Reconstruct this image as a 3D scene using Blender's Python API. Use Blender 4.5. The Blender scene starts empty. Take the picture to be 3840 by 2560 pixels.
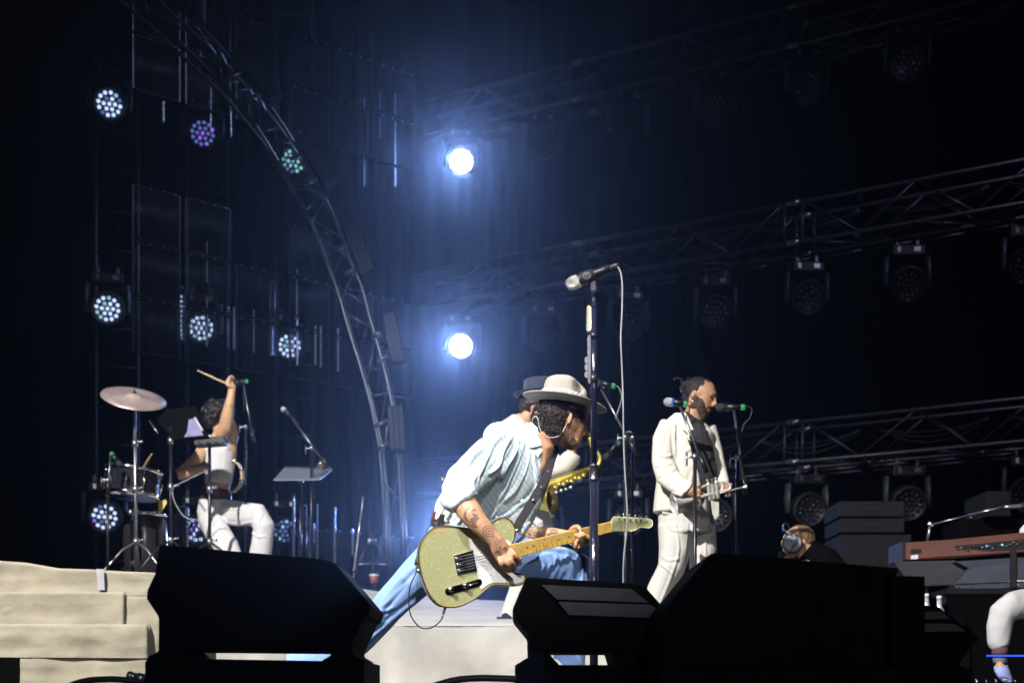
import bpy, bmesh, math, random
from mathutils import Vector, Matrix, noise
random.seed(7)
R = math.radians
scene = bpy.context.scene
C = scene.collection

# ------------------------------------------------------------------ camera, world, lights
F, CX, HY, CZ = 5000.0, 1920.0, 2618.0, 0.05       # focal length and horizon in photo pixels, camera height in metres
cam = bpy.data.cameras.new('camera'); cam_o = bpy.data.objects.new('camera', cam); C.objects.link(cam_o)
cam_o.location = (0, 0, CZ); cam_o.rotation_euler = (R(90), 0, 0)
cam.sensor_width = 36; cam.lens = 36 * F / 3840; cam.shift_y = (HY - 1280) / 3840
cam.clip_start = 0.05; cam.clip_end = 400
cam.dof.use_dof = True; cam.dof.focus_distance = 5.45; cam.dof.aperture_fstop = 3.4
scene.camera = cam_o
scene.view_settings.view_transform = 'Standard'; scene.view_settings.look = 'None'
scene.view_settings.exposure = 0; scene.view_settings.gamma = 1
scene.cycles.volume_bounces = 0; scene.cycles.max_bounces = 6; scene.cycles.diffuse_bounces = 2
scene.cycles.use_denoising = True; scene.cycles.sample_clamp_indirect = 4; scene.cycles.sample_clamp_direct = 0
world = bpy.data.worlds.new('World'); scene.world = world; world.use_nodes = True
bg = world.node_tree.nodes['Background']; bg.inputs[0].default_value = (0.25, 0.35, 0.7, 1); bg.inputs[1].default_value = 0.0012

def P(px, py, D):
    return Vector(((px - CX) * D / F, D, CZ + (HY - py) * D / F))

def spot(name, loc, target, watts, size, col, radius=0.1, blend=0.4):
    l = bpy.data.lights.new(name, 'SPOT'); o = bpy.data.objects.new(name, l); C.objects.link(o)
    o.location = loc; l.energy = watts; l.spot_size = R(size); l.spot_blend = blend; l.color = col; l.shadow_soft_size = radius
    o.rotation_euler = (Vector(target) - Vector(loc)).to_track_quat('-Z', 'Y').to_euler()
    return o
KEY = P(1880, 1950, 5.6)
spot('follow_spot_light', KEY + 11.0 * Vector((0.02, -0.74, 0.66)), KEY, 4900, 15, (1.0, 0.97, 0.93), 0.06, 0.35)
WT = Vector((-0.3, 9.2, 0.9))
spot('front_wash_light', WT + 14.0 * Vector((-0.34, -0.76, 0.555)), WT, 15000, 36, (1.0, 0.96, 0.92), 0.12, 0.5)
spot('added_fill_light', (1.5, -9.0, 5.0), (0.2, 8.5, 0.9), 1500, 34, (0.92, 0.95, 1.0), 0.5, 0.6)  # added frontal fill, softens the shading on the band
spot('added_side_light', (7.0, 8.0, 9.5), (2.8, 15.2, 2.6), 560, 52, (0.66, 0.64, 1.0), 0.25, 0.7)  # added lamp, lifts the right-hand trusses out of the dark
spot('added_left_light', (2.0, 11.5, 10.0), (-3.4, 13.4, 4.2), 1000, 54, (0.62, 0.72, 1.0), 0.15, 0.7)  # added lamp, gives the lattice and arch their glints
LAMPS = [(1730, 606, 17.44), (1728, 1297, 17.44), (1730, 1987, 17.44)]
for i, (px, py, D) in enumerate(LAMPS):
    q = P(px, py, D)
    d = (Vector((-5.0, 0, CZ + 0.6)) - q).normalized()
    spot('lamp_beam_light', q + d * 0.30, q + d * 5, (280, 300, 760)[i], 150, (0.24, 0.42, 1.0), 0.12, 1.0)

# ------------------------------------------------------------------ helpers
def S(px, D): return px * D / F

class MB:
    def __init__(s): s.v = []; s.f = []; s.s = []
    def add(s, vs, fs, smooth=True):
        b = len(s.v); s.v += [Vector(v) for v in vs]
        for f in fs: s.f.append([b + i for i in f]); s.s.append(smooth)
        return s
    def box(s, c, sx, sy, sz, rot=None):
        c = Vector(c); vs = []
        for z in (-1, 1):
            for y in (-1, 1):
                for x in (-1, 1):
                    v = Vector((x * sx / 2, y * sy / 2, z * sz / 2))
                    if rot is not None: v = rot @ v
                    vs.append(c + v)
        return s.add(vs, [(0, 2, 3, 1), (4, 5, 7, 6), (0, 1, 5, 4), (2, 6, 7, 3), (0, 4, 6, 2), (1, 3, 7, 5)], False)
    def prism(s, pts, off):
        n = len(pts); off = Vector(off)
        vs = [Vector(p) for p in pts] + [Vector(p) + off for p in pts]
        fs = [list(range(n)), list(range(2 * n - 1, n - 1, -1))] + [(i, i + n, (i + 1) % n + n, (i + 1) % n) for i in range(n)]
        return s.add(vs, fs, False)
    def rings(s, rings, smooth=True, cap=True, closed=False):
        n = len(rings[0]); vs = [p for r in rings for p in r]; fs = []
        m = len(rings)
        for i in range(m if closed else m - 1):
            a = i * n; b = ((i + 1) % m) * n
            for k in range(n): fs.append((a + k, a + (k + 1) % n, b + (k + 1) % n, b + k))
        if cap and not closed: fs += [list(range(n))[::-1], list(range((m - 1) * n, m * n))]
        return s.add(vs, fs, smooth)
    def tube(s, pts, rs, n=8, cap=True, closed=False):
        pts = [Vector(p) for p in pts]
        if not hasattr(rs, '__len__'): rs = [rs] * len(pts)
        rings = []; up = None; m = len(pts)
        for i, p in enumerate(pts):
            if closed: t = pts[(i + 1) % m] - pts[i - 1]
            else: t = pts[min(i + 1, m - 1)] - pts[max(i - 1, 0)]
            t.normalize()
            if up is None:
                up = Vector((0, 1, 0)) if abs(t.y) < 0.9 else Vector((1, 0, 0))
            x = (up - t * up.dot(t)).normalized(); up = x; y = t.cross(x)
            rings.append([p + (x * math.cos(a) + y * math.sin(a)) * rs[i] for a in [2 * math.pi * k / n for k in range(n)]])
        return s.rings(rings, True, cap, closed)
    def cyl(s, a, b, r, r2=None, n=12):
        return s.tube([a, b], [r, r if r2 is None else r2], n)
    def loft(s, secs, n=20, dep=Vector((0, 1, 0))):
        """secs: (point, half width across the path, half depth along dep)"""
        rings = []; m = len(secs)
        for i, (p, w, h) in enumerate(secs):
            t = secs[min(i + 1, m - 1)][0] - secs[max(i - 1, 0)][0]; t.normalize()
            x = t.cross(dep).normalized(); y = dep
            rings.append([p + x * w * math.cos(a) + y * h * math.sin(a) for a in [2 * math.pi * k / n for k in range(n)]])
        return s.rings(rings)
    def ell(s, c, r, rot=None, nu=20, nv=12):
        c = Vector(c)
        if not hasattr(r, '__len__'): r = (r, r, r)
        vs = [Vector((0, 0, r[2]))]
        for j in range(1, nv):
            th = math.pi * j / nv
            for i in range(nu):
                ph = 2 * math.pi * i / nu
                vs.append(Vector((r[0] * math.sin(th) * math.cos(ph), r[1] * math.sin(th) * math.sin(ph), r[2] * math.cos(th))))
        vs.append(Vector((0, 0, -r[2])))
        if rot is not None: vs = [rot @ v for v in vs]
        fs = [(0, 1 + i, 1 + (i + 1) % nu) for i in range(nu)]
        for j in range(nv - 2):
            for i in range(nu):
                a = 1 + j * nu; fs.append((a + i, a + nu + i, a + nu + (i + 1) % nu, a + (i + 1) % nu))
        l = 1 + (nv - 2) * nu
        fs += [(l + i, len(vs) - 1, l + (i + 1) % nu) for i in range(nu)]
        return s.add([c + v for v in vs], fs)
    def lathe(s, o, d, prof, n=24, cap=True):
        o = Vector(o); d = Vector(d).normalized()
        x = d.orthogonal().normalized(); y = d.cross(x)
        return s.rings([[o + d * t + (x * math.cos(a) + y * math.sin(a)) * max(r, 1e-4) for a in [2 * math.pi * k / n for k in range(n)]] for t, r in prof], True, cap)

def root_of(p):
    while p.parent: p = p.parent
    return p
def origin_of(parent):
    o = Vector((0, 0, 0)); p = parent
    while p: o = o + Vector(p.location); p = p.parent
    return o
def link(name, me, m, parent=None):
    o = bpy.data.objects.new(name, me); C.objects.link(o)
    if m: me.materials.append(m)
    if parent:
        me.transform(Matrix.Translation(-origin_of(parent))); o.parent = parent
    return o
def obj(name, mb, m, parent=None, bevel=0):
    me = bpy.data.meshes.new(name); me.from_pydata(mb.v, [], mb.f)
    me.polygons.foreach_set('use_smooth', mb.s)
    bm = bmesh.new(); bm.from_mesh(me); bmesh.ops.recalc_face_normals(bm, faces=bm.faces)
    if bevel: bmesh.ops.bevel(bm, geom=[e for e in bm.edges if len(e.link_faces) == 2 and e.calc_face_angle(0) > 0.5], offset=bevel, segments=2, affect='EDGES', profile=0.5, clamp_overlap=True)
    bm.to_mesh(me); bm.free(); me.update()
    return link(name, me, m, parent)
def fuse(name, mb, m, parent, vox=0.006, smooth=4, disp=None):
    """union of overlapping shapes remeshed into one continuous skin, then displaced along its normals"""
    me = bpy.data.meshes.new('tmp'); me.from_pydata(mb.v, [], mb.f)
    bm = bmesh.new(); bm.from_mesh(me); bmesh.ops.recalc_face_normals(bm, faces=bm.faces)
    bmesh.ops.triangulate(bm, faces=bm.faces); bm.to_mesh(me); bm.free()
    o = bpy.data.objects.new('tmp', me); C.objects.link(o)
    r = o.modifiers.new('r', 'REMESH'); r.mode = 'VOXEL'; r.voxel_size = vox
    if smooth: k = o.modifiers.new('s', 'SMOOTH'); k.factor = 0.5; k.iterations = smooth
    dg = bpy.context.evaluated_depsgraph_get(); dg.update()
    out = bpy.data.meshes.new_from_object(o.evaluated_get(dg))
    bpy.data.objects.remove(o); bpy.data.meshes.remove(me)
    if disp:
        ns = [v.normal.copy() for v in out.vertices]
        for v, nn in zip(out.vertices, ns): v.co = v.co + nn * disp(v.co)
    out.polygons.foreach_set('use_smooth', [True] * len(out.polygons)); out.update()
    return link(name, out, m, parent)
def tag(o, label=None, cat=None, group=None, kind=None):
    for k, v in (('label', label), ('category', cat), ('group', group), ('kind', kind)):
        if v: o[k] = v
    return o
def thing(name, loc, label, cat, group=None):
    o = bpy.data.objects.new(name, None); C.objects.link(o); o.location = loc; o.empty_display_size = 0.1
    return tag(o, label, cat, group)
def copy_thing(o, loc, rz=None, label=None):
    def rec(a, par):
        c = a.copy(); C.objects.link(c)
        if par: c.parent = par
        for ch in a.children: rec(ch, c)
        return c
    c = rec(o, None); c.location = loc
    if rz is not None: c.rotation_euler = (0, 0, rz)
    if label: c['label'] = label
    return c

def M(name, col, rough=0.6, metal=0.0, var=0.15, scale=14.0, bump=0.0, bscale=60.0, spec=0.4, coord='Object', stretch=(1, 1, 1), sheen=0):
    m = bpy.data.materials.new(name); m.use_nodes = True; nt = m.node_tree; N = nt.nodes; L = nt.links
    b = N['Principled BSDF']; b.inputs['Roughness'].default_value = rough; b.inputs['Metallic'].default_value = metal
    b.inputs['Specular IOR Level'].default_value = spec
    if sheen: b.inputs['Sheen Weight'].default_value = sheen
    tc = N.new('ShaderNodeTexCoord'); mp = N.new('ShaderNodeMapping'); mp.inputs['Scale'].default_value = stretch
    L.new(tc.outputs[coord], mp.inputs[0])
    nz = N.new('ShaderNodeTexNoise'); nz.inputs['Scale'].default_value = scale; nz.inputs['Detail'].default_value = 6
    L.new(mp.outputs[0], nz.inputs['Vector'])
    rp = N.new('ShaderNodeValToRGB'); c = col
    rp.color_ramp.elements[0].position = 0.3; rp.color_ramp.elements[1].position = 0.7
    rp.color_ramp.elements[0].color = (c[0] * (1 - var), c[1] * (1 - var), c[2] * (1 - var), 1)
    rp.color_ramp.elements[1].color = (min(1, c[0] * (1 + var)), min(1, c[1] * (1 + var)), min(1, c[2] * (1 + var)), 1)
    L.new(nz.outputs['Fac'], rp.inputs[0]); L.new(rp.outputs[0], b.inputs['Base Color'])
    if bump:
        n2 = N.new('ShaderNodeTexNoise'); n2.inputs['Scale'].default_value = bscale; n2.inputs['Detail'].default_value = 4
        L.new(mp.outputs[0], n2.inputs['Vector'])
        bp = N.new('ShaderNodeBump'); bp.inputs['Strength'].default_value = bump; bp.inputs['Distance'].default_value = 0.01
        L.new(n2.outputs['Fac'], bp.inputs['Height']); L.new(bp.outputs[0], b.inputs['Normal'])
    m['bsdf'] = 1
    return m
def glow(name, col, strength):
    m = bpy.data.materials.new(name); m.use_nodes = True; b = m.node_tree.nodes['Principled BSDF']
    b.inputs['Base Color'].default_value = (0.02, 0.02, 0.02, 1)
    b.inputs['Emission Color'].default_value = (*col, 1); b.inputs['Emission Strength'].default_value = strength
    return m

black_paint = M('black_paint', (0.003, 0.003, 0.003), 0.8, spec=0.04, var=0.3)
black_plastic = M('black_plastic', (0.012, 0.012, 0.014), 0.35, spec=0.4)
black_steel = M('black_steel', (0.03, 0.03, 0.035), 0.28, 0.6)
truss_metal = M('truss_metal', (0.10, 0.10, 0.12), 0.4, 0.8, bump=0.2)
chrome = M('chrome', (0.75, 0.75, 0.78), 0.12, 1.0, var=0.05)
dull_steel = M('dull_steel', (0.35, 0.35, 0.38), 0.32, 0.9)
cable_mat = M('cable_rubber', (0.015, 0.015, 0.017), 0.45)
grey_cable = M('grey_cable', (0.24, 0.24, 0.26), 0.4)
paper_mat = M('beige_cloth', (0.31, 0.28, 0.21), 0.95, var=0.2, scale=4.5, bump=0.7, bscale=12)
ramp_mat = M('ramp_canvas', (0.50, 0.48, 0.44), 0.85, var=0.16, scale=2.2, bump=0.25, bscale=14)
wall_mat = M('ramp_side_canvas', (0.40, 0.385, 0.35), 0.9, var=0.4, scale=1.7, bump=0.3, bscale=10)
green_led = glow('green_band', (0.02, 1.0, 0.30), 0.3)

# ------------------------------------------------------------------ setting
mb = MB(); mb.add([(-40, 1.5, 0), (40, 1.5, 0), (40, 60, 0), (-40, 60, 0)], [(0, 1, 2, 3)], False)
tag(obj('stage_floor', mb, M('stage_floor_black', (0.012, 0.012, 0.014), 0.55, bump=0.2)), kind='structure')
mb = MB(); mb.box((0, -12, -1.25), 90, 27, 0.3)
tag(obj('ground', mb, M('pit_asphalt', (0.02, 0.02, 0.02), 0.9, bump=0.4)), kind='structure')

# raked canvas ramp behind the singer
def ramp():
    t = thing('stage_ramp', P(1960, 2640, 8.0), 'raked ramp covered in pale canvas behind the guitarist', 'ramp')
    nx, ny = 40, 24; vs = []; fs = []
    for j in range(ny + 1):
        for i in range(nx + 1):
            u, v = i / nx, j / ny
            fl, fr = P(1478, 2345, 8.0), P(2900, 2349, 8.0); bl, br = P(1080, 2176, 11.6), P(2500, 2322, 11.0)
            p = (fl * (1 - u) + fr * u) * (1 - v) + (bl * (1 - u) + br * u) * v
            e = min(v, 0.3) / 0.3
            p.z += e * (0.02 * noise.noise(p * 1.6) + 0.012 * noise.noise(p * 5))
            vs.append(p)
    for j in range(ny):
        for i in range(nx):
            a = j * (nx + 1) + i; fs.append((a, a + 1, a + nx + 2, a + nx + 1))
    mb = MB(); mb.add(vs, fs); obj('top_surface', mb, ramp_mat, t)
    mb = MB(); vs = []; fs = []; n = 60
    a, b = P(1478, 2345, 8.0), P(2900, 2349, 8.0); c = P(600, 2358, 9.4)
    path = [c * (1 - k / 20) + a * (k / 20) for k in range(20)] + [a * (1 - k / n) + b * (k / n) for k in range(n + 1)]
    for q in path:
        for k in range(9):
            z = q.z * k / 8; w = 0.012 * noise.noise(Vector((q.x * 3, z * 3, 1))) + 0.01 * noise.noise(Vector((q.x * 9, z * 2, 5)))
            vs.append((q.x, q.y + 0.004 + w + 0.0, z))
    for i in range(len(path) - 1):
        for k in range(8):
            a0 = i * 9 + k; fs.append((a0, a0 + 9, a0 + 10, a0 + 1))
    mb.add(vs, fs); obj('front_skirt', mb, wall_mat, t)
    mb = MB(); mb.prism([P(600, 2358, 9.4) + Vector((0, 0.02, 0)), P(1478, 2346, 8.0) + Vector((0, 0.02, 0)), P(1080, 2177, 11.6), P(500, 2200, 11.6)], (0, 0, -0.02)); obj('side_surface', mb, ramp_mat, t)
ramp()

# draped beige riser at left
def riser():
    t = thing('draped_riser', P(280, 2680, 6.2), 'riser wrapped in creased beige cloth at the far left with a grey tape strip', 'riser')
    D = 6.2
    def tier(x0, x1, yt, yb, d0, seed, name='cloth_tier'):
        nx, nz = 90, 30; vs = []; fs = []
        for k in range(nz + 1):
            for i in range(nx + 1):
                u, w = i / nx, k / nz
                top = yt[0] + (yt[1] - yt[0]) * u if len(yt) == 2 else None
                if top is None:
                    s = u * (len(yt) - 1); a = int(min(s, len(yt) - 2)); top = yt[a] + (yt[a + 1] - yt[a]) * (s - a)
                bot = yb[0] + (yb[1] - yb[0]) * u
                p = P(x0 + (x1 - x0) * u, top + (bot - top) * w, d0)
                q = p * 1.0 + Vector((seed, 0, 0))
                p.y += 0.018 * noise.noise(Vector((q.x * 2.2, 0, q.z * 4))) + 0.006 * noise.noise(Vector((q.x * 11, 3, q.z * 7))) + 0.010 * noise.noise(Vector((q.x * 5, 9, q.z * 16))) + 0.008 * abs(noise.noise(Vector((q.x * 3.1 + q.z * 2.5, 5, q.z * 6 - q.x * 1.2)))) + 0.004 * abs(noise.noise(Vector((q.x * 7 - q.z * 4, 2, q.z * 12 + q.x * 3)))) + 0.02 * math.exp(-w * 40)
                vs.append(p)
        b = len(vs)
        for i in range(nx + 1): vs.append(vs[i] + Vector((0, 1.2, 0.03)))
        for k in range(nz):
            for i in range(nx):
                a = k * (nx + 1) + i; fs.append((a, a + 1, a + nx + 2, a + nx + 1))
        for i in range(nx): fs.append((i, b + i, b + i + 1, i + 1))
        e = len(vs)
        for k in range(nz + 1): vs.append(vs[k * (nx + 1) + nx] + Vector((0, 1.2, 0)))
        for k in range(nz):
            a = k * (nx + 1) + nx; fs.append((a, e + k, e + k + 1, a + nx + 1))
        mb = MB(); mb.add(vs, fs); obj(name, mb, paper_mat, t)
    tier(-420, 600, [2085, 2092, 2096, 2097, 2106, 2128, 2132, 2140, 2144], [2226, 2232], 6.34, 1)
    tier(-420, 464, [2213, 2216], [2335, 2340], 6.32, 4)
    tier(-420, 600, [2222, 2227], [2460, 2466], 6.34, 9)
    tier(-420, 552, [2333, 2338], [2460, 2466], 6.29, 13)
    tier(75, 560, [2450, 2456], [2700, 2700], 6.3, 17, 'base_cloth')
    mb = MB(); mb.prism([P(362, 2132, 6.335), P(390, 2133, 6.335), P(393, 2211, 6.328), P(367, 2211, 6.328)], (0, -0.003, 0))
    obj('tape_strip', mb, M('grey_tape', (0.33, 0.33, 0.36), 0.6), t)
riser()

# black back curtain with pleats
mb = MB(); vs = []; fs = []; n = 640
for i in range(n + 1):
    x = -14 + 30.0 * i / n; y = 20.0 + 0.10 * math.sin(x * 19 + 2 * math.sin(x * 3)) + 0.3
    vs += [(x, y, 0), (x, y, 11)]
for i in range(n): fs.append((2 * i, 2 * i + 2, 2 * i + 3, 2 * i + 1))
mb.add(vs, fs); tag(obj('curtain', mb, M('black_velour', (0.006, 0.006, 0.008), 0.95, sheen=0.05, spec=.1)), 'black pleated curtain hanging across the back of the stage behind all lamps', 'curtain')

# drum riser
mb = MB(); mb.box(P(680, 2618, 11.4) + Vector((0.1, 0, 0.37)), 2.7, 3.0, 0.84)
tag(obj('drum_riser', mb, black_paint, None, 0.01), 'low black platform carrying the percussion set', 'platform')

# ------------------------------------------------------------------ trusses and lamps
TD = Vector((-0.8705, 0.4921, 0)); TN = Vector((0.4921, 0.8705, 0)); T0 = Vector((5.376, 14.0, 0))
swag_m = M('swag_cable', (0.05, 0.05, 0.06), 0.5)
def truss(z, label):
    A = T0 - TD * 3.0; Lh = 10.6
    t = thing('lighting_truss', A + Vector((0, 0, z)), label, 'truss', 'black lighting trusses hung across the stage')
    h, w = 0.45, 0.45
    pt = lambda s, a, b: A + TD * s + TN * (w * a) + Vector((0, 0, z - h * b))
    for a in (0, 1):
        for b in (0, 1):
            mb = MB(); mb.cyl(pt(0, a, b), pt(Lh, a, b), 0.024, n=10); obj('chord', mb, truss_metal, t)
    s = 0.12; k = 0
    while s < Lh - 0.8:
        seg = 0.62
        for (f0, f1) in (((0, 0), (0, 1)), ((1, 0), (1, 1)), ((0, 1), (1, 1))):
            p, q = (f0, f1) if k % 2 == 0 else (f1, f0)
            mb = MB(); mb.cyl(pt(s, *p), pt(s + seg, *q), 0.0115, n=8); obj('brace', mb, truss_metal, t)
        s += seg; k += 1
        if k % 4 == 0:
            for ds in (0.03, 0.24):
                for a in (0, 1):
                    mb = MB(); mb.cyl(pt(s + ds, a, 0), pt(s + ds, a, 1), 0.016, n=8); obj('upright', mb, truss_metal, t)
            for a in (0, 1):
                for b in (0, 1):
                    mb = MB(); mb.cyl(pt(s + 0.07, a, b), pt(s + 0.2, a, b), 0.034, n=10); obj('coupler', mb, dull_steel, t)
            s += 0.27
    # cable run slung below, pair of rails for the lamps
    for a, dz in ((0.25, 0.10), (0.62, 0.12)):
        s0 = 0.3
        while s0 < Lh - 0.6:
            mb = MB(); mb.cyl(pt(s0, a, 1) - Vector((0, 0, dz)), pt(s0 + 0.42, a, 1) - Vector((0, 0, dz)), 0.014, n=8); obj('rail', mb, truss_metal, t)
            s0 += 0.56
    # swagged cable
    for j in range(7):
        for dd, sag in ((0.6, 0.35), (0.5, 0.6), (0.66, 0.8)):
            s1 = 0.6 + j * 1.4
            mb = MB(); mb.tube([pt(s1 + 1.2 * q / 10, dd, 0.25) - Vector((0, 0, sag * (q / 10) * (1 - q / 10))) for q in range(11)], 0.008, 6)
            obj('cable_swag', mb, swag_m, t)
    return t
TZ = {'top': 7.95, 'mid': 5.70, 'low': 3.20}
truss(TZ['top'], 'topmost black truss, running from the upper lamp up to the top edge')
truss(TZ['mid'], 'middle black truss with moving heads hanging above the tall microphone stand')
truss(TZ['low'], 'lowest black truss passing behind the trumpet player')

yoke_mat = M('lamp_housing', (0.012, 0.012, 0.015), 0.5, spec=0.3)
arm_mat = M('lamp_arm', (0.05, 0.056, 0.07), 0.4, spec=0.5)
lens_glass = M('dark_lens', (0.13, 0.13, 0.15), 0.08, 0.9, var=0.1)
def led_pattern(r):
    pts = [(0, 0)]
    for ring, n in ((0.42, 6), (0.82, 12)):
        for k in range(n):
            a = 2 * math.pi * (k + 0.25 * (n == 12)) / n; pts.append((ring * r * math.cos(a), ring * r * math.sin(a)))
    return pts
def make_head(loc, aim, led_mat, label, group, base_up=True, flip=1, mixed=None):
    """moving head: clamps, base, yoke of two arms, round head with a face of 19 lenses; loc is the head centre"""
    t = thing('moving_head', loc, label, 'stage light', group)
    c = Vector(loc); u = TD.copy()   # yoke axis along the truss
    f = (Vector(aim) - c).normalized()
    side = f.cross(Vector((0, 0, 1))).normalized(); up = side.cross(f)
    rot = Matrix((side, -f, up)).transposed()
    rz = Matrix((side, Vector((side.y, -side.x, 0)) * -1, Vector((0, 0, 1)))).transposed()
    mb = MB(); mb.box(c + Vector((0, 0, 0.33)), 0.36, 0.22, 0.11, rz); bo = obj('base', mb, yoke_mat, t, 0.012)
    mb = MB(); mb.box(c + Vector((0, 0, 0.335)) - Vector((f.x, f.y, 0)).normalized() * -0.113 - side * 0.09, 0.07, 0.004, 0.05, rz); obj('control_panel', mb, dull_steel, bo)
    mb = MB(); mb.box(c + Vector((0, 0, 0.335)) + Vector((f.x, f.y, 0)).normalized() * 0.113 + side * 0.11, 0.035, 0.004, 0.055, rz); obj('display', mb, dull_steel, bo)
    for sx in (-1, 1):
        mb = MB(); mb.box(c + side * sx * 0.11 + Vector((0, 0, 0.43)), 0.045, 0.06, 0.1, rz); obj('clamp', mb, truss_metal, t, 0.008)
        mb = MB(); mb.loft([(c + side * sx * 0.225 + Vector((0, 0, 0.28)), 0.028, 0.06), (c + side * sx * 0.235 + Vector((0, 0, 0.12)), 0.03, 0.07), (c + side * sx * 0.232 + Vector((0, 0, -0.05)), 0.026, 0.055)], 12, Vector((f.x, f.y, 0)).normalized())
        obj('yoke_arm', mb, arm_mat, t)
    mb = MB(); mb.lathe(c - f * 0.16, f, [(0, 0.02), (0.0, 0.12), (0.05, 0.165), (0.14, 0.19), (0.24, 0.20), (0.27, 0.197), (0.28, 0.175), (0.262, 0.17), (0.262, 0.01)], 28)
    hd = obj('head', mb, yoke_mat, t)
    mb = MB()
    pats = led_pattern(0.148)
    for i, (a, b) in enumerate(pats):
        q = c + side * a + up * b + f * 0.103
        mb.lathe(q, f, [(0, 0.0215), (0.012, 0.022), (0.019, 0.016), (0.022, 0.006)], 10)
    e = obj('led_lens', mb, led_mat, hd)
    if led_mat is hot:
        mb = MB(); mb.lathe(c + f * 0.1035, f, [(0, 0.160), (0.002, 0.158)], 28); obj('glare_disc', mb, hot_soft, hd)  # added glowing disc fills the LED gaps for a blown-out core
    if mixed:
        for m_ in mixed: e.data.materials.append(m_)
        per = len(e.data.polygons) // len(pats)
        for p in e.data.polygons:
            k = p.index // per; rr = random.Random(k * 7 + int(c.z * 10) + int(c.x * 13)); w = rr.random()
            p.material_index = 0 if w < 0.78 else (1 if w < 0.9 else 2)
    return t
cam_pt = Vector((0, 0, CZ))
hot = glow('lamp_hot_led', (0.9, 0.92, 1.0), 22)
hot_soft = glow('lamp_core_glare', (0.7, 0.75, 1.0), 0.7)
warmish = glow('lamp_dim_led', (0.50, 0.64, 1.0), 1.5)
violet = glow('lamp_violet_led', (0.35, 0.16, 1.0), 0.9)
teal = glow('lamp_teal_led', (0.35, 0.75, 0.85), 0.8)
faint = glow('lamp_faint_led', (0.16, 0.24, 0.70), 0.6)
rows = {'top': 7.09, 'mid': 4.66, 'low': 2.23}
pl = {'top': 'on the topmost truss', 'mid': 'on the middle truss', 'low': 'on the lowest truss'}
def lamp_D(px): return 30.142 / ((px - 1920) / F + 1.769)
order = {2010: 'dim moving head nearest the bright lamp', 2330: 'unlit moving head, second from the bright lamp', 2660: 'unlit moving head, third from the bright lamp',
         3005: 'unlit moving head, fourth from the bright lamp', 3385: 'unlit moving head, fifth from the bright lamp', 3840: 'unlit moving head cut by the right edge,'}
for rk, z in rows.items():
    for px in (2010, 2330, 2660, 3005, 3385, 3840):
        if rk == 'top' and px > 3700: continue
        D = lamp_D(px); loc = Vector(((px - CX) * D / F + TN.x * 0.2, D + TN.y * 0.2, z))
        aim = cam_pt + Vector((0.6, 0, 0.5)) if px < 2900 else cam_pt + Vector((4.0, 0, -1.5))
        rr = random.Random(px * 3 + int(z * 10)); aim = aim + Vector((rr.uniform(-3, 3), 0, rr.uniform(-2.5, 2.5)))
        make_head(loc, aim, lens_glass, order[px] + ' ' + pl[rk] + (' behind the right microphones' if rk == 'low' and px == 2660 else ''), 'unlit moving heads hanging from the trusses')
for i, (px, py, D) in enumerate(LAMPS):
    make_head(P(px, py, D), cam_pt, hot, ['blazing white lamp at the top end of the upper truss', 'blazing white lamp above the guitarist, at the middle truss', 'blazing white lamp hidden low behind the guitarist'][i], 'blazing white lamps in a column', )
LL = [(410, 390, 15.5, (warmish, teal, faint)), (403, 1157, 15.5, (warmish, violet, teal)), (392, 1937, 15.5, (warmish, violet, faint)),
      (760, 500, 16.1, (faint, faint, violet)), (755, 1230, 16.1, (warmish, teal, violet)), (738, 1985, 16.1, (warmish, faint, violet)),
      (1100, 605, 17.2, (teal, faint, faint)), (1086, 1297, 17.2, (warmish, violet, teal)), (1070, 1990, 17.2, (faint, warmish, teal))]
nm = ['clustered LED lamp, leftmost column, %s', 'clustered LED lamp behind the lattice panels, second column, %s', 'clustered LED lamp near the curved truss, third column, %s']
hgt = ['high up beside the dark', 'halfway up', 'low behind the percussion']
for i, (px, py, D, ms) in enumerate(LL):
    make_head(P(px, py, D), cam_pt, ms[0], nm[i // 3] % hgt[i % 3], 'LED lamps on the left hand towers', mixed=ms[1:])
for i, (px, D) in enumerate(((404, 15.5), (752, 16.1), (1086, 17.2))):
    p = P(px, HY, D); mb = MB()
    for dx in (-0.25, 0.25): mb.cyl((p.x + dx, D + 0.35, 0), (p.x + dx, D + 0.35, 9.5), 0.025)
    for k in range(20): mb.cyl((p.x - 0.25, D + 0.35, 0.3 + k * 0.46), (p.x + 0.25, D + 0.35, 0.3 + k * 0.46), 0.012)
    t = thing('lamp_tower', (p.x, D + 0.35, 0), ['leftmost ladder tower carrying LED lamps', 'middle ladder tower carrying LED lamps behind lattice', 'ladder tower nearest the curved truss carrying LED lamps'][i], 'tower', 'ladder towers at the left')
    obj('ladder_frame', mb, M('tower_black', (0.02, 0.02, 0.022), 0.5), t)

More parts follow.
